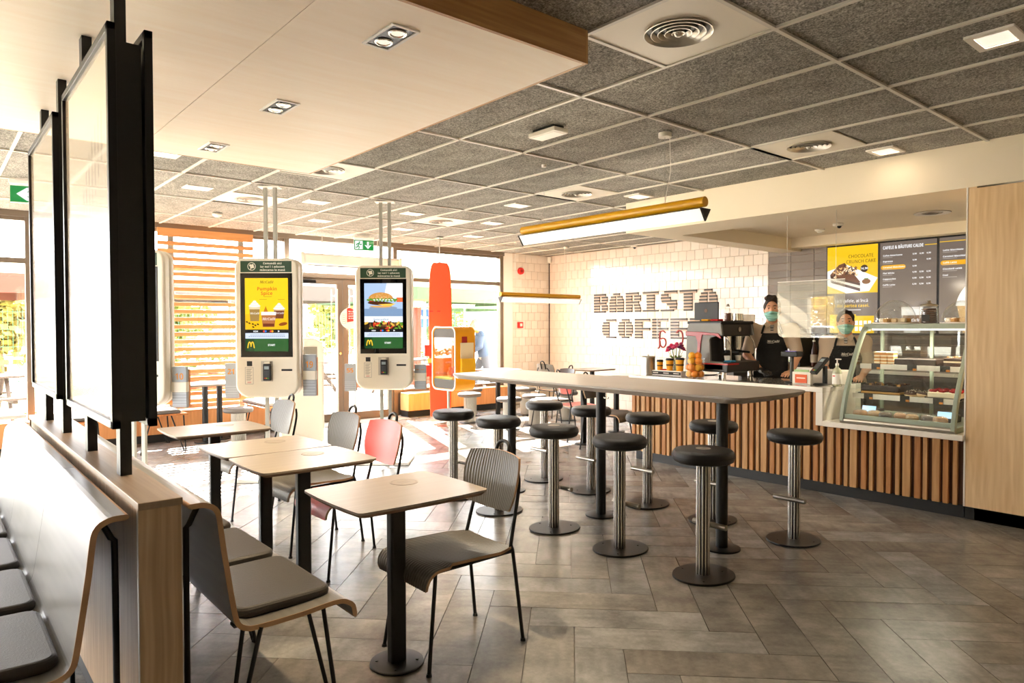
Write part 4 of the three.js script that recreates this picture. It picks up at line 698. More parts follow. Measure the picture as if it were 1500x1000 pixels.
// ------------------------------------------------------------------ yellow tube pendants
function pendant(pos, turn, L, y, label, canopies) {                // along local x
  const o = thing('tube_pendant', label, 'pendant light', [pos[0], y, pos[1]], turn, 'yellow tube pendants'), h = CEIL - y;
  part(o, 'tube', M(cy(.034, .034, L, 0, 0, 0, 28).translate(0, -L / 2, 0).rotateZ(PI / 2)), K.yellow, 'yellow tube'); const tri = poly([[-.05, -.048], [.05, -.048], [.0, -.122]]);
  part(o, 'lamp_body', ext(poly([[-.052, -.045], [.052, -.045], [.052, -.049], [-.052, -.049]]), L).rotateY(PI / 2).translate(-L / 2, 0, 0), K.black); const cap = ext(poly([[-.055, -.044], [.055, -.044], [.0, -.128]]), .012);
  for (const s of [-1, 1]) part(o, 'end_cap', cap.clone().rotateY(PI / 2).translate(s * (L / 2) - .006, 0, 0), K.black);
  const body = part(o, 'diffuser', ext(tri, L - .02).rotateY(PI / 2).translate(-L / 2 + .01, 0, 0), K.lampDim, 'white wedge diffuser');
  for (const s of [-1, 1]) part(o, 'spacer', tube([[s * (L / 2 - .08), -.03, 0], [s * (L / 2 - .08), -.05, 0]], .004), K.steel);
  canopies.forEach((x, i) => { part(o, 'wire', tube([[x, .034, 0], [x, h, 0]], .0015, 5), K.steel); part(o, 'canopy', i ? cy(.02, .02, .02, x, h - .026, 0, 16) : cy(.045, .045, .03, x, h - .036, 0, 24), K.whitePlastic); });
  part(o, 'cable', tube([[canopies[0] - .04, h - .02, .0], [canopies[0] - .045, h * .5, .004], [canopies[0] - .02, .12, .0], [canopies[0], .034, 0]], .0028, 6, 30, true), K.white);
  for (const s of [-1, 1]) { const l = new THREE.RectAreaLight(0xfff0d8, 14, L - .05, .08); l.position.set(0, -.09, s * .032); l.lookAt(0, -.09 - .55, s); l.name = 'pendant_glow'; o.add(l); }
}
pendant([3.915, -3.578], PI / 2, 1.81, 2.243, 'yellow tube pendant with a wedge lamp above the bar table', [-.58, .64]); pendant([7.66, -8.311], 0, 1.73, 1.93, 'yellow tube pendant with a wedge lamp in front of the tile wall', [.56, -.56]);

// ------------------------------------------------------------------ striped wall lettering
{
  const rows = { B: [[0, .85], [0, .42, .58, 1], [0, .42, .58, 1], [0, .9], [0, .42, .58, 1], [0, .42, .58, 1], [0, .85]], A: [[.28, .72], [.1, .44, .56, .9], [.02, .44, .56, .98], [0, .44, .56, 1], [0, 1], [0, .44, .56, 1], [0, .44, .56, 1]], R: [[0, .85], [0, .42, .58, 1], [0, .42, .58, 1], [0, .88], [0, .44, .56, .96], [0, .42, .6, 1], [0, .42, .62, 1]], I: [[0, 1], ...Array(5).fill([.25, .75]), [0, 1]], S: [[.22, 1], [.02, .45], [0, .6], [.06, .96], [.4, 1], [.55, .98], [0, .8]], T: [[0, 1], ...Array(6).fill([.25, .75])], C: [[.3, 1], [.08, .5], [0, .5], [0, .5], [0, .5], [.08, .5], [.3, 1]], O: [[.25, .75], [.08, .44, .56, .92], [0, .44, .56, 1], [0, .44, .56, 1], [0, .44, .56, 1], [.08, .44, .56, .92], [.25, .75]], F: [[0, 1], [0, .5], [0, .5], [0, 1], [0, .5], [0, .5], [0, .5]], E: [[0, 1], [0, .5], [0, .5], [0, 1], [0, .5], [0, .5], [0, 1]] };
  const m = mat({ color: 0x3c352f, roughness: .5 }), m2 = mat({ color: 0xc4a890, roughness: .5 });
  const word = (t, z0, pitch, w, top, H, label) => { const o = thing('wall_lettering', label, 'lettering', [XR - .012, top, z0]); [...t].forEach((ch, i) => { const gs = [], bs = []; rows[ch].forEach((r, k) => { for (let q = 0; q < r.length; q += 2) { gs.push(bb(-.006, .0125, -(k + .55) * H / 7, -k * H / 7, i * pitch + r[q] * w, i * pitch + r[q + 1] * w)); if (k < 6) bs.push(bb(-.002, .0125, -(k + 1) * H / 7, -(k + .55) * H / 7, i * pitch + r[q] * w, i * pitch + r[q + 1] * w)); } }); const lt = part(o, 'letter', M(gs), m, 'striped letter ' + ch); part(lt, 'pale_stripes', M(bs), m2, 'pale stripes between the dark bars'); }); };
  word('BARISTA', -8.54, .367, .315, 1.998, .35, 'dark striped letters spelling BARISTA on the tile wall'); word('COFFEE', -8.345, .367, .315, 1.555, .35, 'dark striped letters spelling COFFEE on the tile wall');
}

// ------------------------------------------------------------------ service counter
{
  const o = thing('service_counter', 'long service counter faced with upright oak slats', 'counter', [5.85, 0, -3.3]);
  part(o, 'carcass', bb(.03, .70, .1, .862, -1.60, .425), K.slatBack, 'dark brown backing'); part(o, 'carcass', bb(.03, .70, .1, .578, .495, 1.53), K.slatBack); part(o, 'plinth', bb(.04, .66, 0, .1, -1.585, 1.53), K.plinth);
  let z = -1.61, i = 0; const gs = {};
  while (z < 1.48) { const w = [.042, .030, .052, .036, .03, .056][i % 6], gap = [.022, .030, .018, .034][i % 4], h = z < .44 ? .764 : .482, key = w + '_' + h; gs[key] ??= [0, 1].map((k) => uvm(bx(.03, h, w, 0, 0, 0, .0015), 'y', k * .41)); const m = part(o, 'slat', gs[key][i % 2], i % 3 ? K.oak : K.oakB); m.position.set(.015, .1 + h / 2 - .004, z + w / 2); z += w + gap; i++; }
  for (let k = 0; k < 9; k++) { const m = part(o, 'slat', uvm(bx(.045, .76, .03, 0, 0, 0, .0015), 'y', k * .2), K.oak); m.position.set(.06 + k * .075, .48, -1.615); }
}
K.quartz = phys({ color: 0xf3ece0, roughness: .22, clearcoat: .4 }); K.quartzGrey = phys({ color: 0x8f887d, roughness: .12, clearcoat: .6, clearcoatRoughness: .05 });
{
  const o = thing('worktop', 'white edged stone worktop on the slatted counter', 'worktop', [5.83, 0, -3.3]); part(o, 'slab', bb(0, .74, .864, .905, -1.64, .49, .003), K.quartz); part(o, 'grey_surface', bb(.02, .72, .9051, .9066, -1.62, .42), K.quartzGrey, 'polished grey top surface'); part(o, 'waterfall_end', bb(0, .74, .58, .864, .43, .49, .003), K.quartz); 
  const l = thing('case_ledge', 'low white ledge that carries the pastry case', 'ledge', [5.83, 0, -2.285]); part(l, 'slab', bb(0, .78, .578, .622, -.525, .52, .003), K.quartz);
}
{
  const o = thing('back_counter', 'dark back counter against the grey tile wall', 'counter', [8.75, 0, -3.4]); part(o, 'cabinet', bb(-.25, .38, .08, .87, -1.4, 1.7), mat({ color: 0x4b443d, roughness: .5 })); part(o, 'top', bb(-.27, .385, .87, .91, -1.42, 1.7, .004), K.quartz); for (let i = 0; i < 5; i++) part(o, 'door', bb(-.268, -.252, .1, .85, -1.38 + i * .61, -.79 + i * .61), mat({ color: 0x57504a, roughness: .5 }));
}
{
  const o = thing('oven', 'black oven box on the back counter', 'oven', [8.75, .91, -4.6]); part(o, 'box', bx(.5, .42, .42, 0, .21, 0, .01), K.black); part(o, 'door_glass', bb(-.258, -.25, .06, .36, -.17, .17), K.screenBlack); part(o, 'handle', tube([[-.28, .37, -.15], [-.28, .37, .15]], .008), K.steel);
}

// ------------------------------------------------------------------ pastry case
const CZ0 = -2.665, CZ1 = -1.815, CASE = [[5.845, .64], [5.862, .72], [5.90, .84], [5.955, .95], [6.02, 1.065], [6.11, 1.21], [6.19, 1.325], [6.255, 1.393], [6.34, 1.425], [6.46, 1.43], [6.62, 1.43]];
K.caseFrame = mat({ color: 0x98a493, roughness: .4 });
{
  const o = thing('pastry_case', 'curved glass pastry case with grey green frame', 'display case', [0, 0, 0]); 
  for (const z of [CZ0, CZ1 - .03]) part(o, 'side_frame', ext(ribbon(CASE, .045), .03, .003, 1, 4).translate(0, 0, z), K.caseFrame); 
  part(o, 'top_board', bb(6.27, 6.64, 1.405, 1.447, CZ0, CZ1, .008), K.caseFrame); part(o, 'front_glass', ext(ribbon(CASE.slice(0, 9), .004), CZ1 - CZ0 - .06).translate(0, 0, CZ0 + .03), K.clear, 'curved clear front');
  part(o, 'base', bb(5.86, 6.64, .622, .665, CZ0, CZ1, .004), K.caseFrame); part(o, 'lower_rail', bb(5.845, 5.875, .655, .70, CZ0 + .03, CZ1 - .03, .004), K.caseFrame); part(o, 'steel_roll', M(cy(.022, .022, CZ1 - CZ0, 0, 0, 0, 20).rotateX(PI / 2).translate(5.852, .644, CZ0)), K.steel, 'brushed steel roll');
  part(o, 'rear_door', bb(6.61, 6.614, .67, 1.40, CZ0 + .02, (CZ0 + CZ1) / 2), K.clear); part(o, 'rear_door', bb(6.618, 6.622, .67, 1.40, (CZ0 + CZ1) / 2 - .02, CZ1 - .02), K.clear); for (const z of [CZ0 + .02, (CZ0 + CZ1) / 2, CZ1 - .02]) part(o, 'rear_post', bb(6.605, 6.63, .66, 1.41, z - .012, z + .012), K.caseFrame);
  part(o, 'side_glass', bb(6.1, 6.6, .67, 1.2, CZ0 + .012, CZ0 + .015), K.clear);
  for (const [y, x0] of [[.852, 6.0], [1.095, 6.14]]) { const s = part(o, 'shelf', bb(x0, 6.59, y - .008, y, CZ0 + .035, CZ1 - .035), K.clear, 'glass shelf'); part(s, 'price_rail', bb(x0 - .012, x0, y - .028, y + .014, CZ0 + .035, CZ1 - .035, .002), K.white, 'white price rail'); for (const z of [-2.5, -2.22, -1.98]) part(s, 'price_ticket', bb(x0 - .016, x0 - .012, y - .03, y + .018, z - .035, z + .035), mat({ color: 0x3a3530, roughness: .5 }), 'dark price ticket'); for (const z of [-2.48, -2.2, -1.96]) part(s, 'ticket_mark', bb(x0 - .0175, x0 - .016, y - .028, y - .012, z - .012, z + .015), mat({ color: 0xe08a28, roughness: .5 })); }
  part(o, 'case_lamp', bb(6.30, 6.36, 1.392, 1.405, CZ0 + .06, CZ1 - .06), K.lampWhite, 'lit lamp strip'); const l = new THREE.RectAreaLight(0xfff0d8, 30, .06, .7); l.position.set(6.33, 1.388, (CZ0 + CZ1) / 2); l.rotation.x = -PI / 2; l.name = 'case_lamp_glow'; o.add(l);
}
// cakes and pastries
const mc = (c, r = .7) => mat({ color: c, roughness: r }); const MC = { sponge: mc(0xc98f4e), cream: mc(0xf3e6cc), choc: mc(0x2a1710, .45), choc2: mc(0x4a2a18, .5), crust: mc(0xc99a58), red: mc(0xa5161c, .25), glaze: mc(0xe3c79c, .5), tray: mc(0x1f1d1b, .4), pack: mc(0xd8c39a, .35) };
const trayOf = (name, label, x, y, z, w, d) => { const o = thing(name, label, 'pastry', [x, y, z]); part(o, 'tray', M(bb(-w / 2, w / 2, 0, .006, -d / 2, d / 2), bb(-w / 2, w / 2, .006, .014, -d / 2, -d / 2 + .004), bb(-w / 2, w / 2, .006, .014, d / 2 - .004, d / 2)), mc(0x2a2826, .4)); return o; };
{
  for (let k = 0; k < 3; k++) { const o = thing('layer_cake_slice', 'tall cream layer cake slice on the upper case shelf', 'cake', [6.30, 1.095, -2.545 + k * .055], .1, 'layer cake slices'); for (let i = 0; i < 7; i++) part(o, i % 2 ? 'cream_layer' : 'sponge_layer', bx(.12, .014, .045, 0, .008 + i * .0142, 0, .002), i % 2 ? MC.cream : MC.sponge); part(o, 'icing', bx(.122, .01, .047, 0, .108, 0, .004), MC.cream); }
  const c = trayOf('chocolate_tray_bake', 'flat dark chocolate tray bake in the middle of the upper shelf', 6.36, 1.095, -2.235, .3, .36); part(c, 'cake', bx(.27, .055, .32, 0, .033, 0, .01), MC.choc); 
  const d = trayOf('berry_chocolate_cake', 'chocolate cake with pale crumbs at the end of the upper shelf', 6.33, 1.095, -1.94, .24, .2); part(d, 'cake', bx(.2, .07, .17, 0, .041, 0, .008), MC.choc2); part(d, 'cream_layer', bx(.203, .014, .173, 0, .045, 0, .003), MC.cream); for (let i = 0; i < 46; i++) part(d, 'crumb', bx(rr(.012, .022), .012, rr(.012, .02), rr(-.09, .09), .08, rr(-.08, .08)), [MC.cream, MC.choc, MC.crust][i % 3]);
  const e = trayOf('chocolate_crumb_cake', 'wide chocolate cake with nut crumbs on the lower shelf', 6.26, .852, -2.46, .34, .34); part(e, 'base', bx(.3, .02, .31, 0, .016, 0, .006), MC.crust); part(e, 'cake', bx(.295, .05, .305, 0, .05, 0, .012), MC.choc); for (let i = 0; i < 60; i++) part(e, 'crumb', bx(rr(.012, .024), .014, rr(.012, .024), rr(-.13, .13), .082, rr(-.14, .14)), [MC.choc, MC.choc2, MC.crust, MC.choc2][i % 4]);
  const torus = (() => { const g = new THREE.TorusGeometry(.034, .019, 12, 26); g.rotateX(PI / 2); return clean(g); })(), glz = (() => { const g = new THREE.TorusGeometry(.034, .0185, 10, 26); g.rotateX(PI / 2); g.scale(1, .8, 1); return clean(g); })();
  for (let k = 0; k < 4; k++) { const o = thing('glazed_doughnut', 'glazed doughnut on the lower case shelf', 'doughnut', [6.16 + (k % 2) * .10, .872, -2.235 + (k >> 1) * .095], k, 'glazed doughnuts'); o.rotation.z = .15; part(o, 'ring', torus, MC.glaze); const gl = part(o, 'glaze', glz, MC.choc2, 'chocolate glaze'); gl.position.y = .006; for (let i = 0; i < 10; i++) { const a = i * .63; part(o, 'sprinkle', bx(.008, .003, .003, .034 * Math.cos(a) * rr(.8, 1.2), .024, .034 * Math.sin(a) * rr(.8, 1.2)), MC.cream); } }
  const ec = (() => { const g = new THREE.CapsuleGeometry(.02, .075, 5, 12); g.rotateZ(PI / 2); return clean(g); })(); for (let k = 0; k < 4; k++) { const o = thing('eclair', 'golden eclair leaning behind the doughnuts', 'pastry', [6.38, .874, -2.17 + k * .048], .2, 'golden eclairs'); o.rotation.z = .25; part(o, 'pastry', ec, MC.sponge); part(o, 'icing', ec.clone().scale(.9, .6, .8).translate(0, .0115, 0), MC.cream); }
  const f = trayOf('red_berry_cake', 'cream cake with glossy red berries on the lower shelf', 6.24, .852, -1.985, .28, .26); part(f, 'cake', bx(.25, .045, .235, 0, .029, 0, .01), MC.cream); for (let i = 0; i < 70; i++) part(f, 'berry', sph(.013, rr(-.115, .115), .058, rr(-.108, .108), 8), MC.red);
  for (let k = 0; k < 7; k++) { const o = thing('wrapped_pastry', 'film wrapped pastry on the floor of the case', 'pastry', [5.975 + (k % 2) * .03, .665, -2.56 + k * .1], .1 * k, 'wrapped pastries'); part(o, 'pastry', bx(.1, .06, .088, 0, .031, 0, .022), [MC.sponge, MC.crust, MC.choc2][k % 3]); part(o, 'film', bx(.106, .066, .093, 0, .034, 0, .024), phys({ color: 0xffffff, transmission: .8, thickness: 0, roughness: .15 })); }
  for (const [z, l] of [[-2.56, 'small scale with a blue display behind the case frame'], [-1.98, 'small scale with a blue display at the oak wall end']]) { const o = thing('scale', l, 'scale', [6.22, .665, z]); part(o, 'body', bx(.14, .06, .14, 0, .03, 0, .01), mc(0x2d3136, .4)); const s = part(o, 'screen', bx(.004, .05, .11, 0, 0, 0), mat({ color: 0x9ac4e8, emissive: 0x9ac4e8, emissiveIntensity: .5, roughness: .2 })); s.position.set(-.075, .06, 0); s.rotation.z = -.35; }
}
// domes and jar on top of the case
for (const [z, r, l] of [[-2.48, .165, 'clear dome cover beside the cookie jar'], [-1.965, .148, 'clear dome cover next to the oak wall']]) { const o = thing('cake_dome', l + ' on the pastry case', 'cake dome', [6.46, 1.447, z]); const pr = []; for (let i = 0; i <= 12; i++) { const a = i / 12 * PI / 2; pr.push([r * Math.cos(a) + .0001, .02 + (r * 1.12) * Math.sin(a)]); } part(o, 'dome', lathe(pr, 40), K.clear, 'clear dome'); part(o, 'plate', cy(r + .01, r + .012, .012, 0, 0, 0, 40), K.white); for (let k = 0; k < 9; k++) part(o, 'pastry', bx(.045, .035, .045, .1 * Math.cos(k * .7), .03, .1 * Math.sin(k * .7), .012), [MC.cream, MC.glaze, MC.crust][k % 3]); }
{ const o = thing('cookie_jar', 'glass jar of dark cookies with a steel lid', 'jar', [6.45, 1.447, -2.21]); part(o, 'glass', lathe([[.0, .002], [.066, .002], [.07, .01], [.07, .13], [.06, .145]], 32), K.clear); part(o, 'lid', lathe([[.066, .145], [.07, .15], [.062, .16], [.02, .168], [.012, .178], [.016, .19], [0, .195]], 28), K.steel); for (let k = 0; k < 7; k++) part(o, 'cookie', cy(.055, .055, .014, .004 * (k % 2), .006 + k * .0175, 0, 20), MC.choc2); part(o, 'label', bb(-.073, -.071, .02, .075, -.03, .03), mc(0x3a3530)); }

// ------------------------------------------------------------------ menu boards
const darkBg = (g, w, h) => { g.fillStyle = '#72655b'; g.fillRect(0, 0, w, h); };
const board1 = canvasTex(512, 896, (g, w, h) => {
  darkBg(g, w, h); g.fillStyle = '#f2c21c'; g.fillRect(0, 0, w, 486); g.fillStyle = '#fdfaf2'; g.beginPath(); g.moveTo(0, 250); g.lineTo(200, 190); g.lineTo(512, 340); g.lineTo(430, 470); g.lineTo(200, 486); g.lineTo(0, 400); g.fill();
  g.fillStyle = '#4a2a1c'; g.beginPath(); g.moveTo(30, 290); g.lineTo(340, 385); g.lineTo(340, 470); g.lineTo(40, 370); g.fill(); g.fillStyle = '#f1e3cc'; g.beginPath(); g.moveTo(32, 322); g.lineTo(340, 412); g.lineTo(340, 440); g.lineTo(36, 345); g.fill(); g.fillStyle = '#6b3f28'; g.beginPath(); g.moveTo(28, 290); g.lineTo(120, 190); g.lineTo(180, 170); g.lineTo(345, 380); g.lineTo(300, 380); g.fill(); for (let i = 0; i < 70; i++) { const t = rnd(); g.fillStyle = ['#3a2016', '#e0b478', '#8a5836', '#f0dcb8'][i % 4]; g.beginPath(); g.ellipse(60 + t * 260, 290 - Math.sin(t * 2.2 + .4) * 95 + rnd() * 90, 16, 7, rnd() * 3, 0, 7); g.fill(); }
  g.fillStyle = '#8a5f3e'; g.beginPath(); g.ellipse(400, 372, 42, 26, 0, 0, 7); g.fill(); g.fillStyle = '#5f8a34'; g.fillRect(380, 340, 40, 8);
  g.fillStyle = '#3c2a18'; g.font = '46px sans-serif'; g.textAlign = 'center'; g.fillText('CHOCOLATE', 345, 126); g.fillText('CRUNCH CAKE', 345, 180); g.beginPath(); g.arc(380, 240, 38, 0, 7); g.fill(); g.fillStyle = '#fff'; g.font = 'bold 30px sans-serif'; g.fillText('14,90', 380, 250);
  g.fillStyle = '#fff'; g.font = '42px sans-serif'; g.fillText('La 5 cafele, ai încă', 250, 580); g.fillStyle = '#f2c21c'; g.font = 'bold 42px sans-serif'; g.fillText('1 din partea casei.', 250, 630); g.fillStyle = '#ddd'; g.fillRect(150, 654, 200, 8);
  g.fillStyle = '#f2c21c'; g.fillRect(30, 704, 270, 192); g.fillRect(280, 720, 200, 176); g.fillStyle = '#fff'; for (let i = 0; i < 4; i++) for (let k = 0; k < 2; k++) g.fillRect(290 + i * 44, 770 + k * 60, 30, 44);
});
const board2 = canvasTex(512, 896, (g, w, h) => {
  darkBg(g, w, h); g.fillStyle = '#fff'; g.font = 'bold 42px sans-serif'; g.fillText('CAFELE & BĂUTURI CALDE', 24, 66, 372); g.fillStyle = '#f2c21c'; g.fillRect(408, 48, 104, 7);
  ['Cafea Americano', 'Espresso', 'Caramel Macchiato', 'Flat White', 'Cappuccino', 'Caffè Latte'].forEach((t, i) => { const y = 136 + i * 58; if (i === 2) { g.fillStyle = '#e8a818'; g.beginPath(); g.roundRect(8, y - 28, 230, 44, 22); g.fill(); } g.fillStyle = '#fff'; g.font = 'bold 22px sans-serif'; g.fillText(t, 26, y); g.fillStyle = '#b8b0a6'; g.fillRect(26, y + 10, 90, 4); g.fillStyle = '#fff'; g.font = 'bold 19px sans-serif'; for (let k = 0; k < 3; k++) if (!(i === 1 && k === 1) && !(i === 2 && k)) g.fillText('8,90', 300 + k * 62, y); });
  g.fillStyle = '#d9d0c4'; g.beginPath(); g.moveTo(200, 640); g.lineTo(400, 640); g.lineTo(372, 890); g.lineTo(228, 890); g.fill(); g.fillStyle = '#efe8de'; g.fillRect(204, 660, 192, 60); g.fillStyle = '#8a6e58'; g.fillRect(216, 720, 168, 90); g.fillStyle = '#fff'; g.font = 'italic bold 34px serif'; g.fillText('McCafé', 240, 780);
});
const board3 = canvasTex(512, 896, (g, w, h) => {
  darkBg(g, w, h); g.fillStyle = '#f2c21c'; g.fillRect(0, 34, 512, 7); ['Latte Macchiato', 'Caramel Macchiato', 'Caffè Latte', 'Ciocolată caldă', 'Ceai'].forEach((t, i) => { const y = 126 + i * 58; if (i === 2) { g.fillStyle = '#e8a818'; g.beginPath(); g.roundRect(10, y - 28, 300, 44, 22); g.fill(); } g.fillStyle = '#fff'; g.font = 'bold 22px sans-serif'; g.fillText(t, 28, y); g.fillStyle = '#b8b0a6'; g.fillRect(28, y + 10, 120, 4); });
  g.fillStyle = '#f4efe6'; g.beginPath(); g.moveTo(140, 640); g.quadraticCurveTo(160, 480, 300, 400); g.quadraticCurveTo(440, 480, 460, 640); g.fill(); g.fillStyle = '#caa06c'; g.beginPath(); g.moveTo(150, 640); g.lineTo(450, 640); g.lineTo(400, 890); g.lineTo(200, 890); g.fill();
});
[[board1, -4.01, 'yellow and brown menu screen with a chocolate cake picture'], [board2, -3.35, 'brown menu screen headed with hot drinks and prices'], [board3, -2.69, 'brown menu screen partly behind the oak wall']].forEach(([t, z, l]) => { const o = thing('menu_screen', l, 'menu board', [XR - .005, 1.32, z], -PI / 2, 'row of menu screens'); part(o, 'casing', bb(-.33, .33, 0, 1.145, .006, .06, .003), K.black); part(o, 'screen', quad(.632, 1.115, 0, .575, .0612), screenMat(t, .36), 'lit screen'); });
{ const o = thing('screen_rail', 'black mounting rail above the menu screens', 'rail', [XR - .02, 2.47, -3.35], -PI / 2); part(o, 'rail', bb(-1.0, 1.0, 0, .022, 0, .05), K.black); for (let i = 0; i < 8; i++) part(o, 'screw', cy(.005, .005, .004, 0, 0, 0, 8).rotateX(PI / 2).translate(-.9 + i * .25, .011, .05), K.steel); }

// ------------------------------------------------------------------ things on the worktop
const TOPY = .9066;
{ const o = thing('hanging_screen', 'clear acrylic sneeze guard hung on wires above the worktop', 'sneeze guard', [6.1, 1.325, -3.06]); const s = rrect(.62, .515, [.06, .01, .01, .01], 0, .2575); part(o, 'acrylic', ext(s, .005).rotateY(-PI / 2), phys({ color: 0xf4f7f5, transmission: .93, thickness: 0, roughness: 0, ior: 1.5 }), 'clear acrylic sheet'); for (const z of [-.22, .23]) part(o, 'wire', tube([[.0, .5, z], [.0, BULK.y - 1.325, z]], .0016, 5), K.steel); part(o, 'top_edge', bb(-.006, .001, .509, .515, -.31, .31), K.white); }
{
  const o = thing('espresso_machine', 'grey and red two-group espresso machine on the worktop', 'coffee machine', [6.1, TOPY, -4.4]); const H = .57;
  const g = mat({ color: 0x74716b, roughness: .4 });
  const side = new THREE.Shape(); side.moveTo(.0, .08); side.lineTo(.45, .08); side.lineTo(.45, .16); side.lineTo(.30, .17); side.lineTo(.29, .38); side.quadraticCurveTo(.30, .42, .38, .42); side.lineTo(.44, .43); side.lineTo(.42, .56); side.lineTo(.06, .56); side.quadraticCurveTo(.02, .55, .015, .45); side.closePath();
  for (const x of [0, .57]) part(o, 'side_panel', ext(side, .03, .006, 2, 6).rotateY(-PI / 2).translate(x + .03, 0, 0), g, 'grey side panel');
  const yv = [[.012, .42], [.15, .42], [.36, .40], [.44, .385], [.45, .40], [.36, .43], [.012, .46]]; const st = ext(poly([[.01, .47], [.20, .465], [.40, .45], [.435, .40], [.42, .40], [.36, .43], [.21, .435], [.195, .36], [.17, .08], [.14, .08], [.155, .36], [.13, .42], [.01, .425]]), .012, .003, 1, 4); part(o, 'red_stripe', st.rotateY(-PI / 2).translate(-.001, 0, 0), mat({ color: 0x96101a, roughness: .25 }), 'red T-shaped trim');
  part(o, 'body', bb(.03, .57, .16, .55, .02, .28, .01), K.black); part(o, 'top_deck', bb(.0, .60, .545, .575, .02, .43, .008), K.blackMetal); part(o, 'front_hood', bb(.03, .57, .42, .55, .27, .42, .015), mat({ color: 0x2a2926, roughness: .35 })); part(o, 'drip_tray', bb(.0, .60, .06, .16, .02, .50, .012), mat({ color: 0x262523, roughness: .4 })); part(o, 'red_line', bb(-.002, .2, .135, .148, .05, .505), mat({ color: 0xb8121c, roughness: .3 }));
  for (const [x, z] of [[.06, .06], [.06, .42], [.54, .06], [.54, .42]]) part(o, 'foot', cy(.022, .018, .065, x, 0, z, 18), K.chrome);
  for (const x of [.2, .4]) { const gr = part(o, 'group_head', M(cy(.045, .052, .12, x, .30, .36, 24), cy(.04, .04, .03, x, .28, .36, 20)), K.chrome, 'chrome group head'); part(gr, 'portafilter', M(cy(.034, .036, .035, x, .25, .36, 20), tube([[x, .265, .37], [x, .255, .50]], .012, 10)), K.blackMetal); part(o, 'cup', cy(.025, .034, .055, x, .165, .37, 20), K.white); }
  for (const x of [.08, .52]) part(o, 'steam_wand', tube([[x, .44, .40], [x - .02, .40, .46], [x, .33, .48], [x + .03, .18, .47]], .006, 8, 30, true), K.chrome); part(o, 'blue_cloth', bx(.10, .015, .08, .14, .168, .44, .006), mat({ color: 0x2b7fa8, roughness: .8 }), 'blue cloth'); part(o, 'panel_gauge', M(cy(.025, .025, .012, 0, 0, 0, 20).rotateX(PI / 2).translate(.33, .49, .42)), K.chrome); part(o, 'power_cable', tube([[.1, .05, .1], [.2, .01, .05], [.4, .008, .12], [.5, .05, .1]], .005, 6, 30, true), K.black);
  const TOP = TOPY + .575;
  const m = thing('monitor', 'black tablet monitor standing on the espresso machine', 'monitor', [6.27, TOP, -4.26], -PI / 2); part(m, 'panel', bx(.29, .185, .02, 0, .105, 0, .006), K.black); part(m, 'emblem', cy(.02, .02, .003, 0, 0, 0, 20).rotateX(PI / 2).translate(0, .11, .0095), mat({ color: 0x5a3a22, roughness: .5 })); part(m, 'stand', bx(.12, .012, .09, 0, .006, -.01, .004), K.black); 
  for (const [x, z, c, l] of [[6.2, -4.20, 0xe0a020, 'yellow folded cloth on the espresso machine'], [6.2, -4.09, 0xc02420, 'red folded cloth on the espresso machine']]) solo('folded_cloth', bx(.1, .02, .09, 0, .01, 0, .008), mat({ color: c, roughness: .9 }), l, 'cloth', [x, TOP, z]);
  const b = thing('shaker_bottle', 'brown and clear shaker bottle on the espresso machine', 'bottle', [6.32, TOP, -4.04]); part(b, 'glass', lathe([[0, 0], [.035, 0], [.037, .01], [.035, .11], [.02, .13], [.018, .15]], 24), K.clear); part(b, 'syrup', cy(.033, .033, .08, 0, .003, 0, 20), mc(0x5a2a14, .3)); part(b, 'cap', cy(.02, .012, .025, 0, .15, 0, 16), K.steel);
  for (let k = 0; k < 3; k++) { const u = thing('steel_jug', 'small steel milk jug on the espresso machine', 'jug', [6.42 + k * .095, TOP, -4.08 + (k % 2) * .03], 0, 'steel milk jugs'); part(u, 'body', lathe([[0, 0], [.036, 0], [.038, .01], [.032, .06], [.034, .08], [.031, .08], [.029, .06], [.033, .012], [0, .006]], 24), K.chrome); part(u, 'handle', tube([[.03, .07, 0], [.058, .06, 0], [.056, .025, 0], [.035, .02, 0]], .004, 6, 20, true), K.chrome); }
  const gq = thing('coffee_grinder', 'black coffee grinder behind the espresso machine', 'grinder', [7.45, .0, -4.5], -.8); part(gq, 'stand_cabinet', bb(-.2, .2, .0, .9, -.2, .2, .01), mc(0x3a3631)); part(gq, 'base', bx(.2, .06, .26, 0, .93, 0, .01), K.black); part(gq, 'body', bx(.17, .42, .16, 0, 1.17, -.03, .03), K.black); part(gq, 'chute', bx(.08, .06, .1, 0, 1.2, .09, .02), K.blackMetal); part(gq, 'hopper', lathe([[.05, 1.38], [.085, 1.46], [.09, 1.56], [.08, 1.565], [0, 1.57]], 24), phys({ color: 0xd8d2c6, transmission: .7, thickness: 0, roughness: .1 })); part(gq, 'panel', bx(.07, .06, .006, 0, 1.3, .052, .004), mc(0x55604a));
}
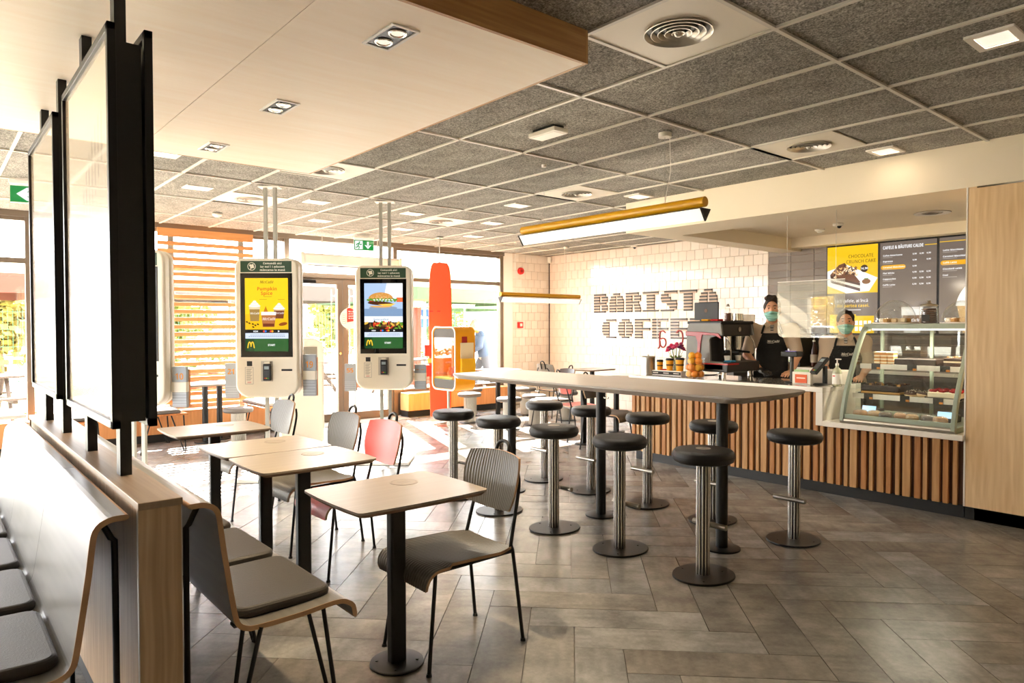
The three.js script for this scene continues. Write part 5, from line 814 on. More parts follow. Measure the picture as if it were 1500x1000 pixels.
// orange bowl
{
  const o = thing('fruit_jar', 'clear glass jar standing at the espresso machine', 'jar', [5.97, TOPY, -4.19]); part(o, 'glass', lathe([[0, .004], [.085, .004], [.095, .02], [.102, .19], [.104, .20]], 36), K.clear);
  const om = mat({ color: 0xe8871a, roughness: .5 }), lm = mat({ color: 0xe9a828, roughness: .5 }); let k = 0;
  for (const [y, n, r, ph] of [[.04, 5, .056, 0], [.105, 5, .056, .6], [.17, 4, .05, .2], [.225, 2, .03, .9]]) for (let i = 0; i < n; i++) { const a = ph + i / n * PI * 2, f = thing('orange', y > .2 ? 'orange heaped on top in the glass jar' : 'orange packed inside the glass jar', 'orange', [5.97 + r * Math.cos(a), TOPY + y, -4.19 + r * Math.sin(a)], 0, y > .2 ? 'oranges heaped on the jar' : 'oranges in the glass jar'); part(f, 'fruit', sph(.037, 0, 0, 0, 18), k++ % 3 ? om : lm); part(f, 'stem_end', cy(.004, .003, .003, .0, .036, 0, 6), mc(0x5c6a2a)); }
}
// cups on a black tray, canister, flowers
{
  const o = thing('cup_tray', 'white tray with a dark lettered front below the yellow cups', 'tray', [6.1, TOPY, -4.6]); part(o, 'tray', bb(-.06, .08, 0, .05, -.19, .19, .004), K.white); part(o, 'front_strip', bb(-.064, -.06, .008, .042, -.185, .185), mc(0x2c2622)); for (const z of [-.14, 0, .13]) part(o, 'lettering', bb(-.0655, -.064, .02, .03, z - .035, z + .035), mc(0xcfc6b8));
  [[-4.73, .095, 'small'], [-4.6, .115, 'medium'], [-4.47, .125, 'large']].forEach(([z, h, s]) => { const c = thing('paper_cup', s + ' yellow paper cup with a black lid on the white tray', 'cup', [6.1, TOPY + .05, z], 0, 'yellow paper cups'); const r = h * .36; part(c, 'cup', lathe([[0, 0], [r * .78, 0], [r, h]], 28), mat({ color: 0xe8a01a, roughness: .5 })); part(c, 'lid', lathe([[r * 1.06, h - .006], [r * 1.06, h + .006], [r * .9, h + .016], [0, h + .017]], 28), K.black); part(c, 'logo', lathe([[r * .90, h * .45], [r * .935, h * .6]], 12), mc(0x5a3c14)).scale.set(1.012, 1, 1.012); });
  const n = thing('steel_canister', 'brushed steel canister near the counter end', 'canister', [6.08, TOPY, -4.875]); part(n, 'body', cy(.075, .075, .185, 0, 0, 0, 36), K.steel); part(n, 'lid', lathe([[.077, .18], [.077, .192], [.06, .197], [0, .198]], 36), K.steel); part(n, 'knob', cy(.01, .012, .015, 0, .197, 0, 14), K.steel);
  solo('napkin', bx(.1, .01, .12, 0, .005, 0, .004), mat({ color: 0xc23a40, roughness: .9 }), 'red napkin lying on the white tray', 'napkin', [6.145, TOPY + .05, -4.67], .3);
  const v = thing('flower_vase', 'vase of pink and purple flowers behind the yellow cups', 'vase', [6.23, TOPY, -4.62]); part(v, 'vase', lathe([[0, 0], [.045, 0], [.05, .05], [.035, .12], [.045, .16]], 24), phys({ color: 0xe8efe8, transmission: .8, thickness: 0, roughness: .05 }));
  for (let i = 0; i < 13; i++) { const a = i * 2.4, r = .02 + .07 * Math.sqrt(i / 13), h = .26 + .06 * (1 - i / 13) + rr(-.015, .015), x = r * Math.cos(a), z = r * Math.sin(a); part(v, 'stem', tube([[x * .15, .02, z * .15], [x * .5, .17, z * .5], [x, h, z]], .0025, 5, 10, true), mc(0x4f6a2a)); const f = part(v, 'flower', M(...Array.from({ length: 18 }, (_, k) => { const g = new THREE.SphereGeometry(.013, 8, 6), t = k < 8 ? .15 : k < 14 ? .75 : 1.2; g.scale(1.25, .38, .7); g.translate(.017, 0, 0); g.rotateZ(t); g.rotateY(k * .83); return g; }), sph(.009, 0, .006, 0, 8)), [mc(0xd82a5a), mc(0xe0507a), mc(0x7c2a5e), mc(0xb0305a)][i % 4]); f.position.set(x, h, z); f.rotation.set(z * 4, 0, -x * 4); }
  for (let i = 0; i < 8; i++) { const a = i * .8, l = part(v, 'leaf', (() => { const g = new THREE.SphereGeometry(.03, 8, 6); g.scale(1, .12, .4); return clean(g); })(), mc(0x5a7a30)); l.position.set(.05 * Math.cos(a), .19, .05 * Math.sin(a)); l.rotation.set(0, -a, .6); }
  const gp = thing('lettered_glass', 'upright glass sheet with red script letters at the counter end', 'glass sheet', [6.4, TOPY, -4.9]); part(gp, 'pane', bb(-.003, .003, 0, .62, -.1, .3), K.thinGlass); part(gp, 'edge_strip', bb(-.004, .004, 0, .62, -.104, -.1), K.steel); const rm = mat({ color: 0xb23020, roughness: .5 });
  part(gp, 'red_letter', tube([[-.006, .45, .17], [-.006, .475, .20], [-.006, .45, .245], [-.006, .36, .25], [-.006, .30, .21], [-.006, .315, .17]], .009, 6, 40, true), rm, 'red letter C seen from behind'); part(gp, 'red_letter', M(tube([[-.006, .45, .02], [-.006, .47, -.02], [-.006, .44, -.06], [-.006, .3, -.065], [-.006, .27, -.085]], .008, 6, 40, true), tube([[-.006, .38, -.055], [-.006, .385, .0], [-.006, .34, .025], [-.006, .29, 0], [-.006, .30, -.045], [-.006, .36, -.06]], .008, 6, 40, true)), rm, 'red letter a seen from behind');
}
// payment terminals, cards, sanitiser
{
  const a = thing('card_terminal', 'slim black card reader on a round pole in front of the man', 'card reader', [6.14, TOPY, -3.25], -PI / 2); part(a, 'foot', cy(.065, .06, .012, 0, 0, 0, 28), K.blackMetal); part(a, 'pole', cy(.017, .017, .24, 0, .01, 0, 18), mat({ color: 0x45433f, roughness: .4, metalness: .5 })); const h = part(a, 'head', bx(.16, .05, .12, 0, .265, 0, .01), K.black); part(h, 'screen', bx(.09, .004, .035, 0, .291, .02, .001), mat({ color: 0x8a7ab8, emissive: 0x8a7ab8, emissiveIntensity: .4, roughness: .2 }));
  const b = thing('payment_keypad', 'black payment keypad tilted on a swivel stand', 'card reader', [6.08, TOPY, -2.95], -PI / 2 - .5); part(b, 'foot', cy(.065, .05, .014, 0, 0, 0, 28), K.black); part(b, 'neck', bx(.035, .16, .03, .02, .09, -.03, .006), K.black); const kp = part(b, 'keypad_body', bx(.085, .19, .03, 0, 0, 0, .008), K.black); kp.position.set(0, .17, .01); kp.rotation.x = -.75; const fc = part(kp, 'keypad_face', quad(.075, .17, 0, 0, .0156), mat({ map: payTex, roughness: .35 }));
  const c = thing('leaflet_holder', 'white leaflet holder with an orange card at the worktop corner', 'leaflet holder', [6.02, TOPY, -3.1], -PI / 2); part(c, 'holder', bx(.17, .11, .05, 0, .055, -.03, .004), K.whitePlastic); part(c, 'orange_card', bb(-.055, .055, .012, .088, -.002, .002), mat({ color: 0xe8602a, roughness: .5 })); part(c, 'card_print', bb(-.04, .04, .05, .062, .002, .003), mc(0xf6d8c4)); part(c, 'green_leaflet', bb(-.075, .06, .1, .13, -.03, -.02), mc(0xa8c890));
  const d = thing('white_till', 'white till box turned away behind the payment keypad', 'till', [6.24, TOPY, -2.96], -PI / 2); part(d, 'box', bx(.3, .13, .16, 0, .065, -.02, .01), K.whitePlastic); part(d, 'socket', bb(.09, .13, .03, .09, .0595, .062), K.black);
  const e = thing('sanitiser_bottle', 'clear sanitiser pump bottle beside the pastry case', 'bottle', [6.05, TOPY, -2.79], -PI / 2); part(e, 'bottle', lathe([[0, 0], [.036, 0], [.038, .01], [.038, .12], [.03, .15], [.013, .165], [.013, .18]], 28), phys({ color: 0xe8ead0, transmission: .55, thickness: 0, roughness: .15 })); part(e, 'label', lathe([[.0388, .02], [.0388, .11]], 24), mc(0xf2ece2)); part(e, 'red_mark', bb(-.02, .0, .085, .095, .0385, .0395), K.red); part(e, 'pump', M(cy(.014, .014, .02, 0, .18, 0, 16), cy(.005, .005, .03, 0, .2, 0, 10), bx(.05, .01, .014, .01, .235, 0, .004)), K.white);
  for (let k = 0; k < 3; k++) { const s = thing('syrup_bottle', 'dark syrup bottle with a pale pump on the back counter', 'bottle', [8.6 + (k % 2) * .05, .91, -4.36 + .1 + k * .115 - (k === 2 ? .02 : 0)], 0, 'syrup bottles'); part(s, 'bottle', lathe([[0, 0], [.04, 0], [.042, .02], [.042, .2], [.018, .27], [.016, .32]], 24), mc(0x3a1810, .2)); part(s, 'label', lathe([[.0428, .06], [.0428, .16]], 20), mc(0xb8ab98)); part(s, 'pump', M(cy(.018, .018, .02, 0, .32, 0, 14), cy(.005, .005, .07, 0, .34, 0, 8), bx(.06, .012, .016, -.015, .41, 0, .004)), K.white); }
}

// ------------------------------------------------------------------ people: smooth distance fields meshed on a grid
function nets(f, lo, hi, cell) {                                    // naive surface nets
  const n = [0, 1, 2].map((i) => Math.ceil((hi[i] - lo[i]) / cell) + 1), [nx, ny, nz] = n, F = new Float32Array(nx * ny * nz), at = (i, j, k) => (k * ny + j) * nx + i;
  for (let k = 0; k < nz; k++) for (let j = 0; j < ny; j++) for (let i = 0; i < nx; i++) F[at(i, j, k)] = f(lo[0] + i * cell, lo[1] + j * cell, lo[2] + k * cell);
  const id = new Int32Array(nx * ny * nz).fill(-1), pos = [], idx = [];
  for (let k = 0; k < nz - 1; k++) for (let j = 0; j < ny - 1; j++) for (let i = 0; i < nx - 1; i++) {
    let s = 0, c = 0, X = 0, Y = 0, Z = 0; const g = []; for (let q = 0; q < 8; q++) { const v = F[at(i + (q & 1), j + (q >> 1 & 1), k + (q >> 2))]; g.push(v); if (v < 0) s++; } if (!s || s === 8) continue;
    for (let a = 0; a < 8; a++) for (const b of [a | 1, a | 2, a | 4]) if (b !== a && (g[a] < 0) !== (g[b] < 0)) { const t = g[a] / (g[a] - g[b]); X += (a & 1) + t * ((b & 1) - (a & 1)); Y += (a >> 1 & 1) + t * ((b >> 1 & 1) - (a >> 1 & 1)); Z += (a >> 2) + t * ((b >> 2) - (a >> 2)); c++; }
    id[at(i, j, k)] = pos.length / 3; pos.push(lo[0] + (i + X / c) * cell, lo[1] + (j + Y / c) * cell, lo[2] + (k + Z / c) * cell);
  }
  const quadf = (a, b, c, d, flip) => { if (a < 0 || b < 0 || c < 0 || d < 0) return; flip ? idx.push(a, c, b, a, d, c) : idx.push(a, b, c, a, c, d); };
  for (let k = 1; k < nz - 1; k++) for (let j = 1; j < ny - 1; j++) for (let i = 1; i < nx - 1; i++) {
    const v = F[at(i, j, k)] < 0;
    if (v !== F[at(i + 1, j, k)] < 0) quadf(id[at(i, j - 1, k - 1)], id[at(i, j, k - 1)], id[at(i, j, k)], id[at(i, j - 1, k)], !v);
    if (v !== F[at(i, j + 1, k)] < 0) quadf(id[at(i - 1, j, k - 1)], id[at(i - 1, j, k)], id[at(i, j, k)], id[at(i, j, k - 1)], !v);
    if (v !== F[at(i, j, k + 1)] < 0) quadf(id[at(i - 1, j - 1, k)], id[at(i, j - 1, k)], id[at(i, j, k)], id[at(i - 1, j, k)], !v);
  }
  const g = new THREE.BufferGeometry(); g.setAttribute('position', new THREE.Float32BufferAttribute(pos, 3)); g.setIndex(idx); g.computeVertexNormals(); return clean(g);
}
const smin = (a, b, k) => { const h = Math.max(0, Math.min(1, .5 + .5 * (b - a) / k)); return b + (a - b) * h - k * h * (1 - h); };
function cap(x, y, z, a, b, ra, rb) { const bx_ = b[0] - a[0], by = b[1] - a[1], bz = b[2] - a[2], px = x - a[0], py = y - a[1], pz = z - a[2], t = Math.max(0, Math.min(1, (px * bx_ + py * by + pz * bz) / (bx_ * bx_ + by * by + bz * bz + 1e-9))); return Math.hypot(px - t * bx_, py - t * by, pz - t * bz) - (ra + (rb - ra) * t); }
const ell = (x, y, z, c, r) => { const k = Math.hypot((x - c[0]) / r[0], (y - c[1]) / r[1], (z - c[2]) / r[2]); return (k - 1) * Math.min(...r); };
const bones = (list, k = .03) => (x, y, z) => { let d = 9; for (const [a, b, ra, rb] of list) d = smin(d, cap(x, y, z, a, b, ra, rb), k); return d; };
const lerp3 = (a, b, t) => a.map((v, i) => v + (b[i] - v) * t);
function handBones(wrist, dir, side, up) {                          // palm, four fingers and a thumb, slightly curled
  const d = V(...dir).normalize(), u = V(...up), s = V(...side).addScaledVector(d, -V(...side).dot(d)).normalize(), n = u.clone().addScaledVector(d, -u.dot(d)).normalize(), W = V(...wrist), P = (f, l, h) => { const p = W.clone().addScaledVector(d, f).addScaledVector(s, l).addScaledVector(n, h); return [p.x, p.y, p.z]; };
  const out = [[P(0, 0, 0), P(.075, .02, 0), .024, .017], [P(0, 0, 0), P(.078, 0, 0), .024, .018], [P(0, 0, 0), P(.072, -.02, 0), .024, .017]];
  [[.03, .066], [.01, .076], [-.011, .070], [-.03, .055]].forEach(([l, L]) => { out.push([P(.075, l, 0), P(.075 + L * .55, l * 1.1, -.008), .0092, .0085], [P(.075 + L * .55, l * 1.1, -.008), P(.075 + L * .92, l * 1.1, -.028), .0085, .0075]); });
  out.push([P(.02, .02, -.004), P(.05, .05, -.012), .012, .0095], [P(.05, .05, -.012), P(.078, .058, -.02), .0095, .008]); return out;
}
function personMesh(o, J, c) {                                      // J: joints; c: colours
  const skin = mat({ color: c.skin, roughness: .6 }), H = J.head, hs = J.headSize || 1;
  const headF = (x, y, z) => { x = (x - H[0]) / hs; y = (y - H[1]) / hs; z = (z - H[2]) / hs; const t = J.headTurn || 0, cx = x * Math.cos(t) - z * Math.sin(t), cz = x * Math.sin(t) + z * Math.cos(t); x = cx; z = cz; x = Math.abs(x);
    let d = ell(x, y, z, [0, .02, -.012], [.076, .098, .095]); d = smin(d, ell(x, y, z, [0, -.045, .018], [.056, .07, .068]), .04); d = smin(d, cap(x, y, z, [0, .012, .083], [0, -.022, .104], .009, .014), .018); d = smin(d, ell(x, y, z, [.079, -.005, -.008], [.012, .03, .018]), .01); d = smin(d, cap(x, y, z, [0, .032, .078], [.04, .032, .068], .012, .01), .015); d = Math.max(d, -ell(x, y, z, [.031, .012, .092], [.017, .011, .016])); return d * hs; };
  const torso = bones([[J.pelvis, J.waist, .135, .125], [J.waist, J.chest, .125, .14], [J.chest, J.neck, .13, .06], [[J.pelvis[0] - .07, J.pelvis[1], J.pelvis[2]], [J.pelvis[0] + .07, J.pelvis[1], J.pelvis[2]], .12, .12], [J.shR, J.chest, .07, .1], [J.shL, J.chest, .07, .1]], .06);
  const squash = (x, y, z) => torso(x, y, z + (z - J.chest[2]) * .22);
  const arms = bones([[J.shR, J.elR, .055, .042], [J.elR, J.wrR, .042, .028], [J.shL, J.elL, .055, .042], [J.elL, J.wrL, .042, .028]], .02), hands = bones([...handBones(J.wrR, J.hdR, [1, 0, 0], [0, 1, 0]), ...handBones(J.wrL, J.hdL, [-1, 0, 0], [0, 1, 0])], .008), neck = bones([[J.neck, [H[0], H[1] - .07 * hs, H[2] - .01], .056, .052]], .03);
  const legs = bones([[[J.pelvis[0] - .085, J.pelvis[1] - .04, J.pelvis[2]], J.knR, .085, .06], [J.knR, J.ftR, .06, .042], [[J.pelvis[0] + .085, J.pelvis[1] - .04, J.pelvis[2]], J.knL, .085, .06], [J.knL, J.ftL, .06, .042]], .03);
  const bodyF = (x, y, z) => smin(smin(smin(squash(x, y, z), arms(x, y, z), .04), smin(neck(x, y, z), legs(x, y, z), .03), .03), Math.min(headF(x, y, z), 9), .02);
  const all = [J.pelvis, J.chest, J.shR, J.shL, J.elR, J.elL, J.wrR, J.wrL, J.ftR, J.ftL, J.knR, J.knL, H], lo = [0, 1, 2].map((i) => Math.min(...all.map((p) => p[i])) - .2), hi = [0, 1, 2].map((i) => Math.max(...all.map((p) => p[i])) + .2); lo[1] = Math.max(lo[1], -.02);
  const hb = (w, d) => [w.map((v, i) => v - .13), w.map((v, i) => v + .13)].map((p) => p.map((v, i) => v + d[i] * .07));
  const body = part(o, 'body', M(nets((x, y, z) => smin(squash(x, y, z), smin(arms(x, y, z), smin(neck(x, y, z), legs(x, y, z), .03), .04), .04), lo, hi, .013), nets(headF, H.map((v) => v - .15), H.map((v) => v + .15), .005), nets(hands, hb(J.wrR, V(...J.hdR).normalize().toArray())[0], hb(J.wrR, V(...J.hdR).normalize().toArray())[1], .005), nets(hands, hb(J.wrL, V(...J.hdL).normalize().toArray())[0], hb(J.wrL, V(...J.hdL).normalize().toArray())[1], .005)), skin);
  // clothing
  const sl = J.sleeve ?? .8, eR = lerp3(J.shR, J.elR, sl), eL = lerp3(J.shL, J.elL, sl), upArm = sl > 1 ? bones([[J.shR, J.elR, .07, .058], [J.elR, lerp3(J.elR, J.wrR, .9), .058, .045], [J.shL, J.elL, .07, .058], [J.elL, lerp3(J.elL, J.wrL, .9), .058, .045]], .02) : bones([[J.shR, eR, .066, .066], [J.shL, eL, .066, .066]], .02);
  const shirtF = (x, y, z) => Math.max(smin(squash(x, y, z) - .012, upArm(x, y, z), .035), y - (J.neck[1] + .012), J.pelvis[1] - .08 - y);
  part(o, 'shirt', nets(shirtF, [lo[0], J.pelvis[1] - .12, lo[2]], [hi[0], J.neck[1] + .06, hi[2]], .011), mat({ color: c.shirt, roughness: .85 }), c.shirtLabel);
  part(o, 'trousers', nets((x, y, z) => Math.max(legs(x, y, z) - .014, y - J.pelvis[1] + .02), [lo[0], lo[1], lo[2]], [hi[0], J.pelvis[1] + .04, hi[2]], .014), mat({ color: c.trousers, roughness: .9 }));
  for (const f of [J.ftR, J.ftL]) { const sh = new THREE.SphereGeometry(1, 16, 10); sh.scale(.048, .045, .13); sh.translate(f[0], .045, f[2] + .05); part(o, 'shoe', clean(sh), K.black); }
  // hair
  const hairF = (x, y, z) => { const X = (x - H[0]) / hs, Y = (y - H[1]) / hs, Z = (z - H[2]) / hs, t = J.headTurn || 0, cx = X * Math.cos(t) - Z * Math.sin(t), cz = X * Math.sin(t) + Z * Math.cos(t); let d = ell(cx, Y, cz, [0, .034, -.022], [.087, .104, .103]); if (c.quiff) d = smin(d, ell(cx, Y, cz, [-.012, .125, .052], [.062, .032, .05]), .03); if (c.bun) d = smin(d, ell(cx, Y, cz, [0, .04, -.11], [.045, .05, .04]), .02); d += .005 * Math.sin(cx * 90 + cz * 30) * Math.sin(Y * 70 + cz * 60); d = Math.max(d, -ell(cx, Y, cz, [0, -.03, .078], [.076, .125, .085])); d = Math.max(d, -.055 - Y + Math.max(0, cz) * .9); return d * hs; };
  part(o, 'hair', nets(hairF, H.map((v) => v - .2), H.map((v) => v + .2), .007), mat({ color: c.hair, roughness: .7 }), c.hairLabel);
  const loc = (x, y, z) => { const t = -(J.headTurn || 0); return [H[0] + hs * (x * Math.cos(t) - z * Math.sin(t)), H[1] + hs * y, H[2] + hs * (x * Math.sin(t) + z * Math.cos(t))]; };
  for (const s of [-1, 1]) { part(o, 'eye', sph(.0105 * hs, ...loc(s * .031, .012, .0695), 12), mat({ color: 0xb8aa9c, roughness: .4 })); part(o, 'iris', sph(.0072 * hs, ...loc(s * .031, .011, .075), 10), mat({ color: 0x24160e, roughness: .3 })); part(o, 'eyebrow', tube([loc(s * .014, .036, .088), loc(s * .032, .041, .083), loc(s * .05, .034, .068)], .0038 * hs, 6, 10, true), mat({ color: c.hair, roughness: .8 })); }
  if (c.mask) {
    const maskF = (x, y, z) => { const X = (x - H[0]) / hs, Y = (y - H[1]) / hs, Z = (z - H[2]) / hs, t = J.headTurn || 0, cx = X * Math.cos(t) - Z * Math.sin(t), cz = X * Math.sin(t) + Z * Math.cos(t), d = headF(x, y, z) - .008 - .004 * Math.abs(Math.sin(Y * 120)); return Math.max(d, Y + .018 + cx * cx * 3, -.125 - Y, .012 - cz, -headF(x, y, z) + .001); };
    part(o, 'face_mask', nets(maskF, H.map((v) => v - .15), H.map((v) => v + .15), .0045), mat({ color: 0x9fdccf, roughness: .85 }), 'pale turquoise face mask');
    for (const s of [-1, 1]) part(o, 'mask_loop', tube([loc(s * .062, -.03, .05), loc(s * .08, -.005, .0), loc(s * .084, -.02, -.02), loc(s * .07, -.075, .03)], .0018, 5, 16, true), K.white);
  }
  if (c.apron) {
    const w = J.apronW || .165, apF = (x, y, z) => { const d = squash(x, y, z) - .03, top = J.chest[1] + .085; return Math.max(d, -(squash(x, y, z) - .016), -(z - J.chest[2]) + .01, Math.abs(x - J.chest[0]) - w + Math.max(0, y - J.waist[1] - .1) * .35, y - top, J.pelvis[1] - .3 - y); };
    const low = (x, y, z) => Math.max(Math.abs(z - (J.pelvis[2] + .155)) - .008, Math.abs(x - J.pelvis[0]) - w - .02, y - J.pelvis[1] - .02, J.pelvis[1] - .42 - y);
    const ap = part(o, 'apron', nets((x, y, z) => Math.min(apF(x, y, z), low(x, y, z)), [J.chest[0] - .3, J.pelvis[1] - .45, J.pelvis[2] - .1], [J.chest[0] + .3, J.neck[1], hi[2]], .009), mat({ color: 0x15130f, roughness: .85 }), 'black bib apron');
    const ty = J.chest[1] + .08, tz = J.chest[2] + .128; for (const s of [-1, 1]) part(ap, 'strap', tube([[J.chest[0] + s * .10, ty, tz + .004], [J.chest[0] + s * .085, ty + .06, tz - .03], [J.chest[0] + s * .07, J.neck[1] - .005, J.neck[2] + .035], [J.chest[0] + s * .06, J.neck[1] + .012, J.neck[2] - .03]], .011, 6, 20, true), mat({ color: 0x15130f, roughness: .85 }));
    const lt = canvasTex(256, 80, (g) => { g.fillStyle = '#15130f'; g.fillRect(0, 0, 256, 80); g.fillStyle = '#e6dfd0'; g.font = 'italic bold 58px serif'; g.textAlign = 'center'; g.fillText('McCafé', 128, 56); g.fillRect(30, 66, 110, 5); }); const lg = part(ap, 'apron_lettering', quad(.145, .045, 0, 0, 0), mat({ map: lt, roughness: .8 }), 'cream script lettering'); lg.position.set(J.chest[0] + .015, J.chest[1] - .005, J.logoZ ?? J.chest[2] + .158); lg.rotation.x = -.1;
  }
  if (c.collar) { for (const s of [-1, 1]) { const g = ext(poly([[0, 0], [s * .055, .035], [s * .075, .0], [s * .045, -.045]]), .006, .001, 1); g.rotateX(-.5); part(o, 'collar', g.translate(J.neck[0] + s * .006, J.neck[1] - .012, J.neck[2] + .062), mat({ color: c.shirt, roughness: .85 })); } part(o, 'neck_tie', M(bx(.035, .035, .014, J.neck[0], J.neck[1] - .03, J.neck[2] + .078, .006), bx(.03, .09, .01, J.neck[0], J.neck[1] - .085, J.neck[2] + .092, .004)), mat({ map: canvasTex(32, 64, (g) => { for (let i = 0; i < 8; i++) { g.fillStyle = i % 2 ? '#d8d2c8' : '#1c1a18'; g.fillRect(0, i * 8, 32, 8); } }), roughness: .7 }), 'black and white striped tie'); }
  if (c.glove) part(o, 'glove', nets((x, y, z) => hands(x, y, z) - .0045, hb(J.wrR, V(...J.hdR).normalize().toArray())[0], hb(J.wrR, V(...J.hdR).normalize().toArray())[1], .005), mat({ color: 0x161514, roughness: .4 }), 'black glove');
  return body;
}
{
  const man = thing('person', 'person with short dark hair, face mask and black apron leaning on the worktop', 'person', [7.02, 0, -3.94], -1.1);
  personMesh(man, { head: [0, 1.605, .07], neck: [0, 1.455, .015], chest: [0, 1.27, .01], waist: [0, 1.06, -.01], pelvis: [0, .93, -.02], shR: [-.195, 1.385, 0], shL: [.195, 1.385, 0], elR: [-.255, 1.115, .06], elL: [.255, 1.115, .05], wrR: [-.10, .965, .26], wrL: [.20, .95, .22], hdR: [.6, -.15, .75], hdL: [-.5, -.1, .8], knR: [-.1, .5, .0], knL: [.1, .5, .0], ftR: [-.11, .06, -.05], ftL: [.11, .06, -.05], sleeve: .78 }, { skin: 0xdaa27e, shirt: 0xc9b49c, shirtLabel: 'beige short-sleeved shirt', trousers: 0x1b1a19, hair: 0x2c1e14, hairLabel: 'short dark quiff', quiff: true, mask: true, apron: true, collar: true, glove: true });
  const wom = thing('person', 'person with tied back dark hair, face mask and apron behind the pastry case', 'person', [7.2, 0, -3.24], -1.1);
  personMesh(wom, { head: [0, 1.465, .06], neck: [0, 1.325, .015], chest: [0, 1.15, .01], waist: [0, .97, 0], pelvis: [0, .85, 0], shR: [-.165, 1.265, 0], shL: [.165, 1.265, 0], elR: [-.20, 1.01, .03], elL: [.2, 1.01, .03], wrR: [-.14, .93, .22], wrL: [.14, .93, .22], hdR: [.3, -.1, .8], hdL: [-.3, -.1, .8], knR: [-.09, .46, 0], knL: [.09, .46, 0], ftR: [-.1, .06, -.04], ftL: [.1, .06, -.04], sleeve: .75, headSize: .95 }, { skin: 0xdaa27e, shirt: 0xc9b49c, shirtLabel: 'beige short-sleeved shirt', trousers: 0x1b1a19, hair: 0x241a13, hairLabel: 'dark hair tied back', bun: true, mask: true, apron: true, collar: true });
  const pas = thing('person', 'person in a dark blue jacket walking past outside the wide window', 'person', [9.25, -.05, -11.9], -2.1);
  personMesh(pas, { head: [0, 1.50, .20], neck: [0, 1.38, .12], chest: [0, 1.2, .06], waist: [0, 1.02, 0], pelvis: [0, .9, -.02], shR: [-.2, 1.31, .07], shL: [.2, 1.31, .07], elR: [-.24, 1.06, .1], elL: [.24, 1.06, .1], wrR: [-.12, .93, .27], wrL: [.12, .93, .27], hdR: [.4, -.2, .7], hdL: [-.4, -.2, .7], knR: [-.09, .5, .16], knL: [.09, .5, -.08], ftR: [-.09, .06, .2], ftL: [.09, .08, -.32], sleeve: 1.5 }, { skin: 0xc08a68, shirt: 0x2b3a4c, shirtLabel: 'dark blue jacket', trousers: 0x3a3c40, hair: 0x8a7a66, hairLabel: 'short grey hair' });
  part(pas, 'jacket_collar', (() => { const g = new THREE.TorusGeometry(.075, .025, 10, 24); g.rotateX(PI / 2 - .3); return clean(g).translate(0, 1.36, .11); })(), mat({ color: 0xd8742c, roughness: .8 }), 'orange jacket collar');
}

// ------------------------------------------------------------------ outside: terrace, parasols, picnic tables, trees
struct('ground', uvm(bb(-45, 45, -.3, -.05, -60, FAC - .12), 'z'), mat({ map: T.paver, roughness: .9 }), 'pale paved terrace outside the windows');
struct('ground', uvm(bb(-45, XL - .2, -.3, -.05, FAC - .12, 15), 'z'), mat({ map: T.paver, roughness: .9 }), 'pale paving beside the building');
struct('lawn', uvm(bb(-12, 1.5, -.06, -.03, -21.5, -14.5), 'z'), mat({ map: T.grass, roughness: 1 }), 'strip of grass beyond the terrace');
function parasol(x, z, col, val, text, label) {
  const o = thing('parasol', label, 'parasol', [x, -.05, z], .1, 'square terrace parasols'), w = 1.7, y = 2.25; const cm = mat({ color: col, roughness: .9, side: THREE.DoubleSide });
  for (let i = 0; i < 4; i++) { const a = i * PI / 2, b = a + PI / 2, g = new THREE.BufferGeometry(), P = (t, r, h) => [r * Math.SQRT2 * Math.cos(t + PI / 4), h, r * Math.SQRT2 * Math.sin(t + PI / 4)]; g.setAttribute('position', new THREE.Float32BufferAttribute([...P(a, w, y), ...[0, y + .75, 0], ...P(b, w, y)], 3)); g.computeVertexNormals(); part(o, 'canopy_panel', clean(g), cm); }
  const t = text && canvasTex(512, 48, (g) => { g.fillStyle = val; g.fillRect(0, 0, 512, 48); g.fillStyle = '#f2ece4'; g.font = 'bold 38px sans-serif'; g.textAlign = 'center'; g.fillText(text, 256, 37); });
  for (const s of [-1, 1]) { part(o, 'valance', bb(-w, w, y - .28, y, s * w - .006, s * w + .006), mat({ color: val, roughness: .9 })); part(o, 'valance', bb(s * w - .006, s * w + .006, y - .28, y, -w, w), mat({ color: val, roughness: .9 })); }
  if (t) part(o, 'valance_print', quad(2.6, .24, 0, y - .14, w + .008), mat({ map: t, roughness: .9 })); part(o, 'pole', cy(.03, .03, y + .7, 0, .02, 0, 14), K.polePaint); part(o, 'base', bx(.6, .1, .6, 0, .05, 0, .02), mc(0x8a857c)); for (let i = 0; i < 4; i++) { const a = i * PI / 2 + PI / 4; part(o, 'rib', tube([[0, y + .1, 0], [w * 1.38 * Math.cos(a), y + .02, w * 1.38 * Math.sin(a)]], .01), K.polePaint); }
}
parasol(8.6, -13.2, 0x5c7454, '#3f5638', '', 'green parasol outside the wide window'); parasol(4.6, -14.0, 0x9a928a, '#4c4640', "McDonald's", 'pale parasol with a lettered valance outside the door'); parasol(-.2, -13.6, 0xa89a90, '#6a3a2c', '', 'pale parasol with a reddish valance outside the panel window'); parasol(12.5, -17.0, 0x6c8464, '#48603f', '', 'far green parasol beyond the walking person');
